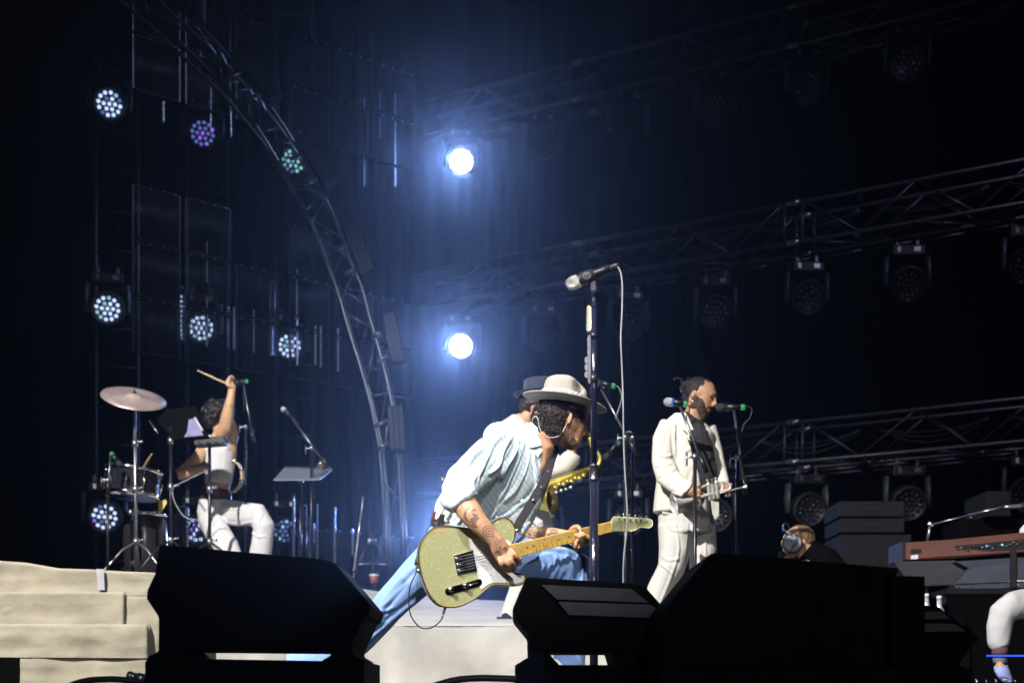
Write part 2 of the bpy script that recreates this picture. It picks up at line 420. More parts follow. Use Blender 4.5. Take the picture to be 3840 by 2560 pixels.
# curved truss
def curved():
    inner = [(300, -160), (502, 0), (670, 158), (808, 291), (890, 388), (961, 474), (1022, 571), (1068, 648), (1109, 714), (1150, 800), (1211, 945), (1267, 1093), (1313, 1251), (1364, 1414), (1400, 1560), (1425, 1700), (1440, 1900), (1448, 2150)]
    outer = [(440, -190), (640, 0), (777, 128), (849, 204), (936, 311), (997, 378), (1084, 505), (1155, 628), (1196, 704), (1247, 800), (1300, 945), (1355, 1070), (1390, 1200), (1425, 1320), (1455, 1440), (1480, 1580), (1500, 1800), (1510, 2150)]
    D = 12.0; t = thing('curved_truss', P(1480, 2640, D), 'arched truss curving down at the left with fixtures on its outer side', 'truss')
    def dense(pts, dd):
        out = []
        for i in range(len(pts) - 1):
            p0 = pts[max(i - 1, 0)]; p1 = pts[i]; p2 = pts[i + 1]; p3 = pts[min(i + 2, len(pts) - 1)]
            for k in range(4):
                s = k / 4; f = lambda a, b, c, d: 0.5 * (2 * b + (c - a) * s + (2 * a - 5 * b + 4 * c - d) * s * s + (3 * b - a - 3 * c + d) * s ** 3)
                out.append(P(f(p0[0], p1[0], p2[0], p3[0]), f(p0[1], p1[1], p2[1], p3[1]), D + 0) + Vector((0, dd, 0)))
        return out
    I0, O0, I1, O1 = dense(inner, 0), dense(outer, 0), dense(inner, 0.4), dense(outer, 0.4)
    cm = M('curved_truss_metal', (0.09, 0.10, 0.125), 0.36, 0.85)
    for q in (I0, O0, I1, O1):
        mb = MB(); mb.tube(q, 0.016, 10); obj('chord', mb, cm, t)
    n = len(I0); k = 0
    for i in range(2, n - 4, 4):
        a, b = (I0[i], O0[i + 3]) if k % 2 else (O0[i], I0[i + 3])
        mb = MB(); mb.cyl(a, b, 0.008, n=8); obj('brace', mb, cm, t)
        a, b = (I1[i], O1[i + 3]) if k % 2 == 0 else (O1[i], I1[i + 3])
        mb = MB(); mb.cyl(a, b, 0.006, n=8); obj('brace', mb, cm, t)
        mb = MB(); mb.cyl(O0[i], O1[i + (2 if k % 2 else 0)], 0.006, n=8); obj('brace', mb, cm, t)
        k += 1
curved()
# strobe panels on the outside of the arch: corners in photo order top left, bottom left, bottom right, top right
batt = [([(610, -170), (660, -10), (760, 70), (760, -60)], 'topmost strobe panel on the arched truss'),
        ([(859, 199), (1007, 371), (1053, 342), (908, 168)], 'strobe panel on the upper bend of the arched truss'),
        ([(1099, 510), (1211, 692), (1262, 668), (1145, 488)], 'strobe panel at mid height of the arched truss'),
        ([(1281, 850), (1356, 1034), (1407, 1016), (1334, 822)], 'strobe panel on the steep part of the arch, right of the lattice'),
        ([(1432, 1178), (1468, 1362), (1522, 1358), (1480, 1164)], 'strobe panel low on the arch, left of the lower bright lamp'),
        ([(1450, 1520), (1462, 1690), (1524, 1688), (1512, 1518)], 'strobe panel near the foot of the arch behind the guitarist')]
strobe_m = M('strobe_housing', (0.010, 0.010, 0.013), 0.9, spec=0.05); strobe_l = M('strobe_lens', (0.022, 0.025, 0.034), 0.6, spec=.15)
for q, lb in batt:
    D = 11.9; pts = [P(x, y, D) for x, y in q]
    t = thing('strobe_panel', pts[1], lb, 'stage light', 'strobe panels on the arched truss')
    mb = MB(); mb.prism(pts, (0, 0.14, 0)); bo = obj('housing', mb, strobe_m, t, 0.006)
    for a, b in ((0.08, 0.30), (0.38, 0.62), (0.70, 0.92)):
        l = lambda s, v: pts[0].lerp(pts[3], s).lerp(pts[1].lerp(pts[2], s), v)
        mb = MB(); mb.prism([l(a, .04), l(a, .96), l(b, .96), l(b, .04)], (0, -0.012, 0)); obj('lens_strip', mb, strobe_l, t)
    for v in (.3, .8): mb = MB(); mb.cyl(pts[0].lerp(pts[1], v) + Vector((-.005, .07, 0)), pts[0].lerp(pts[1], v) + Vector((-.12, .07, -.05)), 0.02); obj('bracket', mb, truss_metal, t)

# LED lattice panels
LP0 = P(700, HY, 14.5); LD = Vector((0.781, 0.6247, 0))
frame_m = M('lattice_frame', (0.10, 0.10, 0.13), 0.35, 0.8); slat_m = M('lattice_slat', (0.05, 0.05, 0.065), 0.42, 0.8); rail_m = M('lattice_rail', (0.008, 0.008, 0.01), 0.7, 0.0, spec=.1)
def lattice_proto():
    t = thing('led_screen', (0, 0, 0), 'x', 'LED screen', 'see-through LED lattice panels left of the arch')
    W, H = 0.54, 0.585
    mb = MB()
    for k in range(17): mb.cyl(LD * (0.03 + k * 0.03) + Vector((0, 0, .015)), LD * (0.03 + k * 0.03) + Vector((0, 0, H - .015)), 0.0048, n=6)
    obj('slats', mb, slat_m, t)
    rt = Matrix.Rotation(math.atan2(LD.y, LD.x), 3, 'Z')
    for x in (0.006, W - 0.006):
        mb = MB(); mb.box(LD * x + Vector((0, 0, H / 2)), 0.014, 0.03, H - 0.01, rt); obj('side_rail', mb, slat_m, t, 0.003)
    for z in (0.012, H - 0.012):
        mb = MB(); mb.box(LD * W / 2 + Vector((0, 0.004, z)), W - 0.03, 0.045, 0.018, rt); obj('cross_rail', mb, rail_m, t)
    for k in range(4): mb = MB(); mb.ell(LD * (0.06 + 0.14 * k) + Vector((0.02, -0.035, H - 0.02)), 0.009, None, 8, 6); obj('latch', mb, dull_steel, t)
    return t
lp = lattice_proto(); first = True
rown = ['in the lowest row behind the percussion', 'in the second row up', 'in the third row up', 'in the fourth row, high up', 'in the fifth row', 'in the topmost row']
coln = ['in the leftmost column', 'in the second column', 'in the third column', 'in the fourth column', 'in the fifth column', 'nearest the arch']
for ri, z in enumerate((1.45, 3.72, 4.315, 4.91, 6.5, 7.1)):
    for ci in range(6):
        if ri == 3 and ci not in (0, 1, 3): continue
        s = -0.62 + ci * 0.60 + (0.08 if ci > 2 else 0)
        p = LP0 + LD * s + Vector((0, 0, z - CZ))
        p.z = z
        lb = 'see-through LED screen ' + coln[ci] + ' ' + rown[ri]
        if first: lp.location = p; lp['label'] = lb; first = False
        else: copy_thing(lp, p, None, lb)
# glossy tower struts between lattice columns
for i, (px, D, y0, y1) in enumerate(((668, 14.6, 1080, 1280), (672, 14.8, 1900, 2150), (1012, 15.6, 1060, 1330), (1130, 15.6, 1900, 2150))):
    mb = MB(); a, b = P(px, y0, D), P(px, y1, D); mb.cyl(a, b, 0.022, n=8)
    for k in range(9):
        q = a.lerp(b, k / 8); mb.cyl(q, q + Vector((0.05, 0.02, 0.02 * (-1) ** k)), 0.01, n=6)
    mb.cyl(a + Vector((.05, .02, 0)), b + Vector((.05, .02, 0)), 0.018, n=8)
    tag(obj('support_ladder', mb, frame_m), ['narrow vertical ladder strut left of the clustered lamp halfway up', 'narrow vertical ladder strut low, left of the percussionist', 'narrow vertical ladder strut between lattice groups at mid height', 'narrow vertical ladder strut behind the music stand'][i], 'strut')

vr_m = M('glint_rail', (0.62, 0.64, 0.72), 0.36, 0.85, var=0.3, scale=40)  # pale metal in short lengths stands for glints on the lattice verticals
vr_i = 0
def ordinal(px, y0):
    row = sorted(q[0] for q in VR if (q[1] < 800) == (y0 < 800) and (q[1] > 1700) == (y0 > 1700)); k = row.index(px)
    n = ['first', 'second', 'third', 'fourth', 'fifth', 'sixth', 'seventh', 'eighth', 'ninth', 'tenth', 'eleventh', 'twelfth']
    if px in (777, 1113) and 800 < y0 < 1700: return n[k] + ' from the left, ' + ('upper piece' if y0 < 1080 else 'lower piece')
    return n[k] + ' from the left'
VR = ((676, 1108, 1272, 14.5, .026), (777, 905, 1062, 14.7, .009), (777, 1122, 1300, 14.7, .013), (855, 1150, 1302, 14.9, .011), (877, 1152, 1312, 14.9, .010), (952, 1160, 1322, 15.0, .006), (1018, 1200, 1330, 15.2, .022),
        (1113, 1008, 1180, 15.4, .006), (1113, 1195, 1368, 15.4, .012), (1182, 1222, 1368, 15.5, .012), (1203, 1222, 1376, 15.5, .009), (1268, 1230, 1392, 15.7, .012), (702, 1900, 2110, 14.5, .020), (612, 380, 460, 14.3, .014), (790, 330, 500, 14.7, .007), (866, 420, 515, 14.8, .007),
        (1101, 1860, 2110, 15.2, .014), (1122, 1945, 2120, 15.3, .010), (1163, 1930, 2150, 15.4, .014), (1178, 1960, 2035, 15.4, .009), (1190, 1890, 2100, 15.4, .009), (1255, 1900, 2110, 15.6, .013), (1322, 1980, 2080, 15.7, .012), (1366, 370, 700, 15.8, .006), (1482, 350, 700, 16.5, .010), (1425, 340, 520, 16.3, .008))
for px, y0, y1, D, r_ in VR:
    a, b_ = P(px, y1, D), P(px, y0, D); n = max(2, int((b_ - a).length / 0.05)); prof = []
    for k in range(n):
        L0 = (b_ - a).length; prof += [(L0 * k / n, r_ * .7), (L0 * (k + .12) / n, r_), (L0 * (k + .85) / n, r_), (L0 * (k + .97) / n, r_ * .7)]
    mb = MB(); mb.lathe(a, (0, 0, 1), prof, 10)
    vr_i += 1
    where = 'high up' if y0 < 800 else ('low down' if y0 > 1700 else 'at mid height')
    side = 'far left' if px < 720 else ('left' if px < 1000 else ('right' if px < 1300 else 'rightmost'))
    tag(obj('glint_post', mb, vr_m), 'ribbed %s glint post %s behind LED screens, %s' % ('thick' if r_ > .0125 else ('thin' if r_ < .0085 else 'slim'), where, ordinal(px, y0)), 'post', 'posts drawn bright for glints in the LED lattice')
# ------------------------------------------------------------------ front row: monitor wedges on black blocks
def wedge(name, loc, label, D, outline, depth, grille=None, feet=()):
    t = thing(name, loc, label, 'stage monitor', 'black monitor wedges along the stage front')
    pts = [P(x, y, D) for x, y in outline]
    mb = MB(); mb.prism(pts, (0, depth, 0)); obj('cabinet', mb, black_paint, t, 0.008)
    for q in feet:
        mb = MB(); mb.prism([P(x, y, D + 0.01) for x, y in q], (0, depth * 0.8, 0)); obj('foot', mb, black_paint, t, 0.004)
    if grille:
        for i, g in enumerate(grille):
            mb = MB(); mb.prism([P(x, y, D - 0.004) for x, y in g], (0, -0.006, 0)); obj('grille', mb, grille_m, t)
    return t
grille_m = M('grille_cloth', (0.05, 0.053, 0.065), 0.8, bump=0.6, bscale=400)
wedge('stage_wedge', P(960, 2475, 4.2), 'big black monitor wedge silhouetted at the left before the beige riser', 4.2,
      [(598, 2040), (1195, 2093), (1255, 2108), (1392, 2270), (1382, 2308), (1368, 2310), (1310, 2436), (668, 2430), (594, 2420), (594, 2312), (548, 2242), (552, 2210), (580, 2150)], 0.42,
      feet=[[(594, 2400), (668, 2425), (715, 2470), (546, 2478), (555, 2460), (594, 2440)], [(1240, 2425), (1320, 2425), (1325, 2452), (1364, 2474), (1205, 2476), (1240, 2455)]])
mb = MB(); mb.prism([P(544, 2478, 4.2), P(720, 2468, 4.2), P(1200, 2476, 4.2), P(1366, 2478, 4.2), P(1366, 2660, 4.2), P(544, 2660, 4.2)], (0, 0.5, 0))
tag(obj('monitor_block', mb, black_paint), 'black block under the big left wedge', 'block', 'black blocks carrying the wedges')
wedge('stage_wedge', P(2200, 2500, 4.3), 'middle monitor wedge with two dark grille bands below the tall microphone stand', 4.3,
      [(1975, 2162), (2392, 2186), (2418, 2196), (2520, 2310), (2560, 2440), (2050, 2440), (1982, 2432), (1982, 2380), (1925, 2310), (1921, 2285), (1950, 2215)], 0.40,
      [[(2030, 2192), (2368, 2208), (2432, 2258), (2088, 2246)], [(2092, 2255), (2440, 2266), (2505, 2318), (2132, 2304)]],
      feet=[[(1982, 2420), (2052, 2440), (2098, 2492), (1932, 2492), (1982, 2462)], [(2290, 2438), (2600, 2438), (2600, 2492), (2307, 2492)]])
mb = MB(); mb.prism([P(1932, 2491, 4.3), P(2560, 2492, 4.3), P(2560, 2660, 4.3), P(1932, 2660, 4.3)], (0, 0.5, 0))
tag(obj('monitor_block', mb, black_paint), 'black block under the middle wedge with the two grille bands', 'block', 'black blocks carrying the wedges')
wedge('stage_wedge', P(2900, 2600, 3.7), 'largest black monitor wedge, low right of centre, in front of the trumpet player', 3.7,
      [(2505, 2268), (2662, 2076), (2680, 2072), (3368, 2128), (3372, 2140), (3360, 2155), (3480, 2500), (2480, 2500)], 0.5)
mb = MB(); mb.prism([P(2470, 2500, 3.62), P(3350, 2500, 3.62), P(3350, 2157, 3.62), P(3468, 2160, 3.62), P(3470, 2680, 3.62), P(2470, 2680, 3.62)], (0, 0.55, 0))
tag(obj('flight_case', mb, black_paint), 'tall black case standing behind the right end of the largest wedge', 'case')
wedge('stage_wedge', P(3560, 2500, 4.4), 'smaller wedge at the right with green tinted grille, beside the black case', 4.4,
      [(3380, 2263), (3516, 2270), (3672, 2388), (3664, 2408), (3652, 2410), (3594, 2492), (3380, 2490)], 0.4,
      [[(3440, 2292), (3530, 2292), (3560, 2318), (3440, 2322)], [(3440, 2336), (3578, 2338), (3618, 2366), (3440, 2368)]],
      feet=[[(3520, 2480), (3596, 2490), (3645, 2512), (3480, 2512)]])
mb = MB(); mb.prism([P(3380, 2512, 4.4), P(3645, 2511, 4.4), P(3645, 2700, 4.4), P(3380, 2700, 4.4)], (0, 0.5, 0))
tag(obj('monitor_block', mb, black_paint), 'black block under the smaller wedge at the right', 'block', 'black blocks carrying the wedges')
def cable(name, pts, r, m, label, cat='cable', n=8):
    # smooth through the points
    out = []
    for i in range(len(pts) - 1):
        p0, p1, p2, p3 = pts[max(i - 1, 0)], pts[i], pts[i + 1], pts[min(i + 2, len(pts) - 1)]
        for k in range(6):
            s = k / 6; out.append(0.5 * (2 * p1 + (p2 - p0) * s + (2 * p0 - 5 * p1 + 4 * p2 - p3) * s * s + (3 * p1 - p0 - 3 * p2 + p3) * s ** 3))
    out.append(pts[-1]); mb = MB(); mb.tube(out, r, n)
    return tag(obj(name, mb, m), label, cat)
def crv(pts, k=6):
    out = []
    for i in range(len(pts) - 1):
        p0, p1, p2, p3 = pts[max(i - 1, 0)], pts[i], pts[i + 1], pts[min(i + 2, len(pts) - 1)]
        for j in range(k):
            s = j / k; out.append(0.5 * (2 * p1 + (p2 - p0) * s + (2 * p0 - 5 * p1 + 4 * p2 - p3) * s * s + (3 * p1 - p0 - 3 * p2 + p3) * s ** 3))
    return out + [pts[-1]]
cable('loom_cable', [P(200, 2600, 4.1), P(300, 2556, 4.1), P(400, 2545, 4.1), P(470, 2548, 4.1), P(545, 2556, 4.1)], 0.010, cable_mat, 'black cable loom arching in front of the beige riser')
mb = MB(); mb.lathe(P(478, 2530, 4.1), P(545, 2545, 4.1) - P(478, 2530, 4.1), [(0, .012), (.012, .016), (.014, .013), (.03, .013), (.032, .016), (.056, .015)], 14)
tag(obj('cable_plug', mb, dull_steel), 'metal cable plug beside the block under the left wedge', 'plug')
cable('loom_cable', [P(1600, 2580, 4.2), P(1700, 2550, 4.2), P(1790, 2541, 4.2), P(1870, 2542, 4.2), P(1940, 2545, 4.2)], 0.011, cable_mat, 'black cable loom at the bottom edge before the canvas ramp')

def folds(D, lines, dep=0.35):
    """creases sculpted along polylines given in photo pixels at distance D: (points, width px, height m)"""
    ls = []
    for pts, w, a in lines:
        q = crv([P(x, y, D) for x, y in pts], 4); ls.append(([(p.x, p.z) for p in q], w * D / F, a))
    def f(co):
        x, z = co.x * D / co.y, CZ + (co.z - CZ) * D / co.y; t = 0.0
        for q, w, a in ls:
            best = 9; n = len(q) - 1; bu = 0
            for i in range(n):
                ax_, az = q[i]; bx_, bz = q[i + 1]; dx, dz = bx_ - ax_, bz - az; l = dx * dx + dz * dz + 1e-12
                u = max(0.0, min(1.0, ((x - ax_) * dx + (z - az) * dz) / l)); d = math.hypot(x - ax_ - dx * u, z - az - dz * u)
                if d < best: best = d; bu = (i + u) / n
            if best < 3.2 * w:
                e = min(1.0, bu * 5, (1 - bu) * 5 + .15)
                v = best / w; t += a * e * (math.exp(-v * v) - 0.55 * math.exp(-((v - 1.5) / 0.7) ** 2))
        return t
    return f

# ------------------------------------------------------------------ the singer
SD = 5.6
def A(x, y, d=0): return P(x, y, SD + d)
def px(v): return v * SD / F
def L(mb, secs, n=20):    # sections (x, y, depth, half width px, half depth px)
    return mb.loft([(A(x, y, d), px(w), px(h)) for x, y, d, w, h in secs], n)
singer_root = A(1800, 2655)
sg = thing('person', singer_root, 'guitarist in wide felt hat, pale blue striped shirt and blue trousers, lunging with head bowed', 'person', 'band members on stage')

def skin_material(name, col, tats=(), root=Vector((0, 0, 0))):
    m = M(name, col, 0.5, var=0.14, scale=22, bump=0.15, bscale=90, spec=0.35)
    nt = m.node_tree; N = nt.nodes; L_ = nt.links; b = N['Principled BSDF']
    b.inputs['Subsurface Weight'].default_value = 0.08; b.inputs['Subsurface Radius'].default_value = (0.02, 0.008, 0.004)
    if tats:
        src = b.inputs['Base Color'].links[0].from_socket
        tc = N.new('ShaderNodeTexCoord'); acc = None
        for (c, r, kind) in tats:
            loc = c - root
            v = N.new('ShaderNodeVectorMath'); v.operation = 'SUBTRACT'; v.inputs[1].default_value = loc; L_.new(tc.outputs['Object'], v.inputs[0])
            ln = N.new('ShaderNodeVectorMath'); ln.operation = 'LENGTH'; L_.new(v.outputs[0], ln.inputs[0])
            if kind == 'wheel':
                a = N.new('ShaderNodeMath'); a.operation = 'MULTIPLY'; a.inputs[1].default_value = 2 * math.pi / (r / 2.4); L_.new(ln.outputs['Value'], a.inputs[0])
                s = N.new('ShaderNodeMath'); s.operation = 'SINE'; L_.new(a.outputs[0], s.inputs[0])
                g = N.new('ShaderNodeMath'); g.operation = 'GREATER_THAN'; g.inputs[1].default_value = 0.1; L_.new(s.outputs[0], g.inputs[0])
            else:
                nz = N.new('ShaderNodeTexNoise'); nz.inputs['Scale'].default_value = {'wing': 55, 'text': 230, 'big': 38}[kind]; nz.inputs['Detail'].default_value = 2
                L_.new(tc.outputs['Object'], nz.inputs['Vector'])
                g = N.new('ShaderNodeMath'); g.operation = 'GREATER_THAN'; g.inputs[1].default_value = {'wing': 0.5, 'text': 0.56, 'big': 0.47}[kind]; L_.new(nz.outputs['Fac'], g.inputs[0])
            l = N.new('ShaderNodeMath'); l.operation = 'LESS_THAN'; l.inputs[1].default_value = r; L_.new(ln.outputs['Value'], l.inputs[0])
            mu = N.new('ShaderNodeMath'); mu.operation = 'MULTIPLY'; L_.new(g.outputs[0], mu.inputs[0]); L_.new(l.outputs[0], mu.inputs[1])
            if acc is None: acc = mu
            else:
                mx = N.new('ShaderNodeMath'); mx.operation = 'MAXIMUM'; L_.new(acc.outputs[0], mx.inputs[0]); L_.new(mu.outputs[0], mx.inputs[1]); acc = mx
        sc = N.new('ShaderNodeMath'); sc.operation = 'MULTIPLY'; sc.inputs[1].default_value = 0.72; L_.new(acc.outputs[0], sc.inputs[0])
        mix = N.new('ShaderNodeMix'); mix.data_type = 'RGBA'; L_.new(sc.outputs[0], mix.inputs['Factor']); L_.new(src, mix.inputs[6])
        mix.inputs[7].default_value = (0.045, 0.04, 0.045, 1); L_.new(mix.outputs[2], b.inputs['Base Color'])
    return m
GD = lambda x: 5.33 + 0.27 * (x - 1750) / 940
def G(x, y, off=0):      # a point on the guitar's face, off metres towards the viewer
    return P(x, y, GD(x) - off)
singer_skin = skin_material('tanned_skin', (0.46, 0.25, 0.145), [
    (P(1764, 1930, 5.215), 0.030, 'big'), (P(1778, 1955, 5.215), 0.026, 'big'),
    (P(1833, 1990, 5.218), 0.024, 'wheel'), (P(1853, 2018, 5.222), 0.014, 'text'), (P(1866, 2028, 5.225), 0.016, 'text'),
    (P(1866, 2048, 5.235), 0.017, 'text'), (P(1868, 2064, 5.24), 0.017, 'wing'), (P(1886, 2066, 5.24), 0.020, 'wing'),
    (P(2020, 1985, 5.5), 0.035, 'big'), (P(2070, 1998, 5.48), 0.026, 'big'), (P(1975, 1990, 5.5), 0.03, 'big')], singer_root)

body = MB()
L(body, [(1750, 2060, .02, 60, 60), (1760, 1960, .0, 85, 75), (1820, 1850, 0, 95, 80), (1900, 1740, 0, 100, 85), (1950, 1670, 0, 88, 80), (1985, 1640, 0, 60, 60)])
# neck, chest in the open collar, head
L(body, [(1975, 1660, -.0, 62, 60), (2010, 1635, -.01, 52, 55), (2050, 1632, -.01, 47, 50), (2095, 1610, -.01, 50, 52)])
L(body, [(2010, 1640, -.03, 50, 60), (2040, 1690, -.02, 42, 66), (2030, 1750, -.0, 36, 70), (2000, 1800, .0, 30, 60)])
rh = Matrix.Rotation(R(-32), 3, 'Y')
body.ell(A(2118, 1565), (px(88), px(68), px(82)), rh, 28, 18)
L(body, [(2090, 1600, 0, 60, 60), (2125, 1635, 0, 46, 50), (2146, 1664, 0, 24, 34), (2150, 1676, 0, 12, 20)])
L(body, [(2160, 1560, 0, 36, 48), (2172, 1600, 0, 26, 42), (2166, 1640, 0, 18, 32), (2156, 1668, 0, 14, 24)])
body.tube([A(2188, 1580), A(2194, 1605), A(2196, 1626)], [px(7), px(10), px(11)], 10)          # nose
body.ell(A(2192, 1630), (px(11), px(13), px(8)))
body.ell(A(2186, 1572), (px(14), px(36), px(9)))                                             # brow
body.ell(A(2176, 1650), (px(10), px(17), px(5))); body.ell(A(2170, 1661), (px(10), px(16), px(6)))   # lips
body.ell(A(2152, 1676), (px(16), px(18), px(13)))                                            # chin
body.tube([A(2122, 1550, -.078), A(2134, 1540, -.083), A(2143, 1552, -.083), A(2140, 1572, -.082), A(2132, 1588, -.078)], px(5.5), 8)   # ear rim
body.ell(A(2131, 1566, -.074), (px(10), px(5), px(18)), Matrix.Rotation(R(10), 3, 'Y'))
# right (near) arm: shoulder, elbow, wrist, then hand picking
def arm(mb, secs): mb.loft([(P(x, y, D), S(w, D), S(h, D)) for x, y, D, w, h in secs], 18)
arm(body, [(1890, 1660, 5.50, 45, 45), (1800, 1750, 5.42, 40, 42), (1712, 1838, 5.33, 38, 40), (1705, 1855, 5.30, 40, 40)])
arm(body, [(1700, 1838, 5.32, 40, 40), (1738, 1885, 5.28, 47, 44), (1765, 1925, 5.26, 46, 42), (1800, 1966, 5.25, 38, 36), (1838, 2004, 5.25, 32, 28), (1862, 2030, 5.25, 31, 22), (1876, 2058, 5.255, 36, 17), (1893, 2085, 5.27, 38, 15), (1902, 2098, 5.28, 34, 13)])
def finger(mb, pts, r0=10, r1=7.5):
    q = [P(x, y, D) for x, y, D in pts]; n = len(q)
    mb.tube(crv(q, 3), [S(r0 + (r1 - r0) * i / (3 * (n - 1)), 5.3) for i in range(3 * (n - 1) + 1)], 10)
    mb.ell(q[-1], S(r1, 5.3), None, 10, 8)
g = 5.36
finger(body, [(1916, 2060, 5.265), (1930, 2076, 5.245), (1946, 2098, 5.26), (1949, 2114, 5.29)])
finger(body, [(1905, 2075, 5.26), (1917, 2100, 5.235), (1930, 2122, 5.255), (1926, 2138, 5.29)])
finger(body, [(1889, 2085, 5.26), (1898, 2108, 5.235), (1911, 2128, 5.255), (1906, 2142, 5.29)])
finger(body, [(1872, 2085, 5.265), (1876, 2108, 5.245), (1886, 2127, 5.26), (1890, 2138, 5.29)], 9, 7)
finger(body, [(1886, 2040, 5.29), (1914, 2060, 5.31), (1934, 2084, 5.32), (1950, 2094, 5.32)], 11, 8)
# left arm under the neck and fretting hand
arm(body, [(2000, 1700, 5.62, 45, 45), (1960, 1850, 5.62, 42, 42), (1925, 1985, 5.60, 38, 38), (1945, 2003, 5.57, 32, 32), (2010, 2001, 5.54, 28, 28), (2080, 2000, 5.51, 22, 24), (2128, 2004, 5.50, 17, 20), (2150, 2012, 5.50, 24, 17), (2176, 2024, 5.50, 26, 15), (2192, 2030, 5.50, 22, 13)])
finger(body, [(2136, 2002, 5.49), (2146, 1983, 5.47), (2164, 1974, 5.44), (2176, 1984, 5.425)], 13, 9)
finger(body, [(2152, 2034, 5.50), (2163, 2062, 5.46), (2158, 2050, 5.41), (2161, 2030, 5.405)], 10, 8)
finger(body, [(2166, 2036, 5.50), (2180, 2046, 5.445), (2172, 2012, 5.40), (2158, 2006, 5.415)], 10, 8)
finger(body, [(2180, 2034, 5.50), (2196, 2036, 5.445), (2189, 2004, 5.40), (2176, 1998, 5.415)], 10, 8)
finger(body, [(2190, 2028, 5.50), (2210, 2034, 5.45), (2208, 2014, 5.41), (2194, 2006, 5.42)], 9, 7.5)
# legs inside the trousers, feet
rleg = [(1700, 2030, .02, 80, 70), (1620, 2120, -.02, 66, 60), (1520, 2215, -.0, 52, 52), (1430, 2305, .08, 44, 44), (1330, 2400, .16, 40, 40), (1220, 2465, .3, 34, 36), (1110, 2500, .42, 28, 30), (1058, 2512, .46, 26, 28)]
fleg = [(1790, 2060, .0, 85, 70), (1920, 2090, -.02, 74, 66), (2040, 2112, -.02, 66, 60), (2140, 2125, -.0, 58, 55), (2175, 2200, .0, 48, 50), (2165, 2330, .02, 42, 44), (2140, 2470, .04, 30, 34), (2130, 2560, .05, 26, 28)]
L(body, rleg); L(body, fleg)
bodo = fuse('body', body, singer_skin, sg, 0.0042, 3)

# shirt
def ridge(co, d, freq, seed=0.0, warp=0.5):
    """fold field: sharp ridges running along direction d (world unit vector)"""
    d = d.normalized(); s = co - d * co.dot(d)
    u = noise.noise(co * 3.1 + Vector((seed, 0, 0))) * warp
    n1 = noise.noise(s * freq + d * (co.dot(d) * freq * 0.22) + Vector((seed, u, 0)))
    n2 = noise.noise(s * freq * 2.3 + d * (co.dot(d) * freq * 0.5) + Vector((0, seed, u)))
    return (1 - 2 * abs(n1)) * 0.6 + (0.5 - abs(n2)) * 0.45
shirt = MB()
L(shirt, [(1700, 1985, .0, 78, 92), (1715, 1950, .0, 96, 102), (1765, 1900, 0, 118, 112), (1840, 1830, -.0, 140, 118), (1905, 1755, -.0, 146, 116), (1945, 1690, 0, 122, 104), (1968, 1640, 0, 72, 84), (1985, 1618, 0, 46, 60)])
L(shirt, [(1880, 1990, .03, 90, 80), (1905, 1930, .02, 92, 84), (1960, 1850, .03, 78, 80), (2010, 1780, .05, 56, 60), (2050, 1720, .07, 34, 40)])
shirt.ell(A(1900, 1660, -.04), (px(88), px(82), px(62)), Matrix.Rotation(R(30), 3, 'Y'))
arm(shirt, [(1905, 1660, 5.50, 62, 60), (1850, 1705, 5.45, 72, 64), (1790, 1760, 5.38, 68, 62), (1738, 1805, 5.33, 66, 60), (1722, 1835, 5.31, 62, 58), (1730, 1868, 5.29, 58, 54)])
arm(shirt, [(1985, 1700, 5.64, 58, 60), (1965, 1850, 5.64, 52, 52), (1935, 1960, 5.61, 46, 46), (1955, 1992, 5.585, 36, 38), (1975, 1998, 5.57, 34, 36)])
shirt_folds = folds(5.42, [
    ([(1925, 1628), (1887, 1684), (1861, 1748), (1823, 1780)], 7, .0160), ([(1944, 1645), (1919, 1703), (1887, 1754), (1865, 1800)], 6, .0144),
    ([(1962, 1655), (1947, 1716), (1906, 1805), (1862, 1885)], 6, .0144), ([(1983, 1690), (1970, 1754), (1938, 1824), (1887, 1879)], 7, .0144),
    ([(1998, 1690), (2003, 1773), (2010, 1821), (1975, 1872), (1915, 1912)], 7, .0136), ([(1905, 1625), (1855, 1662), (1823, 1712), (1795, 1767), (1762, 1818)], 8, .0144),
    ([(1860, 1640), (1791, 1702), (1737, 1757), (1700, 1805)], 9, .0096), ([(1849, 1690), (1808, 1754), (1785, 1815)], 6, .0112), ([(1832, 1650), (1775, 1720), (1740, 1790)], 6, .0064),
    ([(1740, 1782), (1760, 1805), (1780, 1826)], 6, .0112), ([(1700, 1790), (1722, 1815), (1755, 1832)], 7, .0080), ([(1950, 1900), (1890, 1935), (1820, 1955)], 7, .0080),
    ([(1700, 1890), (1690, 1920), (1672, 1950)], 7, .0080), ([(1735, 1905), (1728, 1940), (1715, 1962)], 6, .0080), ([(1665, 1900), (1650, 1925), (1640, 1950)], 6, .0064), ([(1860, 1905), (1840, 1935), (1800, 1960)], 6, .0064)])
dl = Vector((0.62, -0.1, 0.78)); da = Vector((0.72, 0.2, 0.66))
def shirt_disp(co):
    q = co.copy(); w = shirt_folds(q) + ridge(q, dl, 8.0, 2.0, 0.4) * 0.008 + ridge(q, dl, 16.0, 5.0, 0.6) * 0.003
    low = max(0.0, (A(0, 1930).z - co.z) / 0.1)
    return w + 0.002
shirt_m = M('striped_blue_cotton', (0.62, 0.76, 0.84), 0.85, var=0.03, bump=0.10, bscale=130, spec=0.2)
nt = shirt_m.node_tree; N = nt.nodes; b = N['Principled BSDF']
tc = N.new('ShaderNodeTexCoord'); mp = N.new('ShaderNodeMapping'); mp.inputs['Rotation'].default_value = (0, R(-52), 0)
wv = N.new('ShaderNodeTexWave'); wv.inputs['Scale'].default_value = 16; wv.inputs['Distortion'].default_value = 1.2; wv.inputs['Detail'].default_value = 1.5; wv.bands_direction = 'Z'
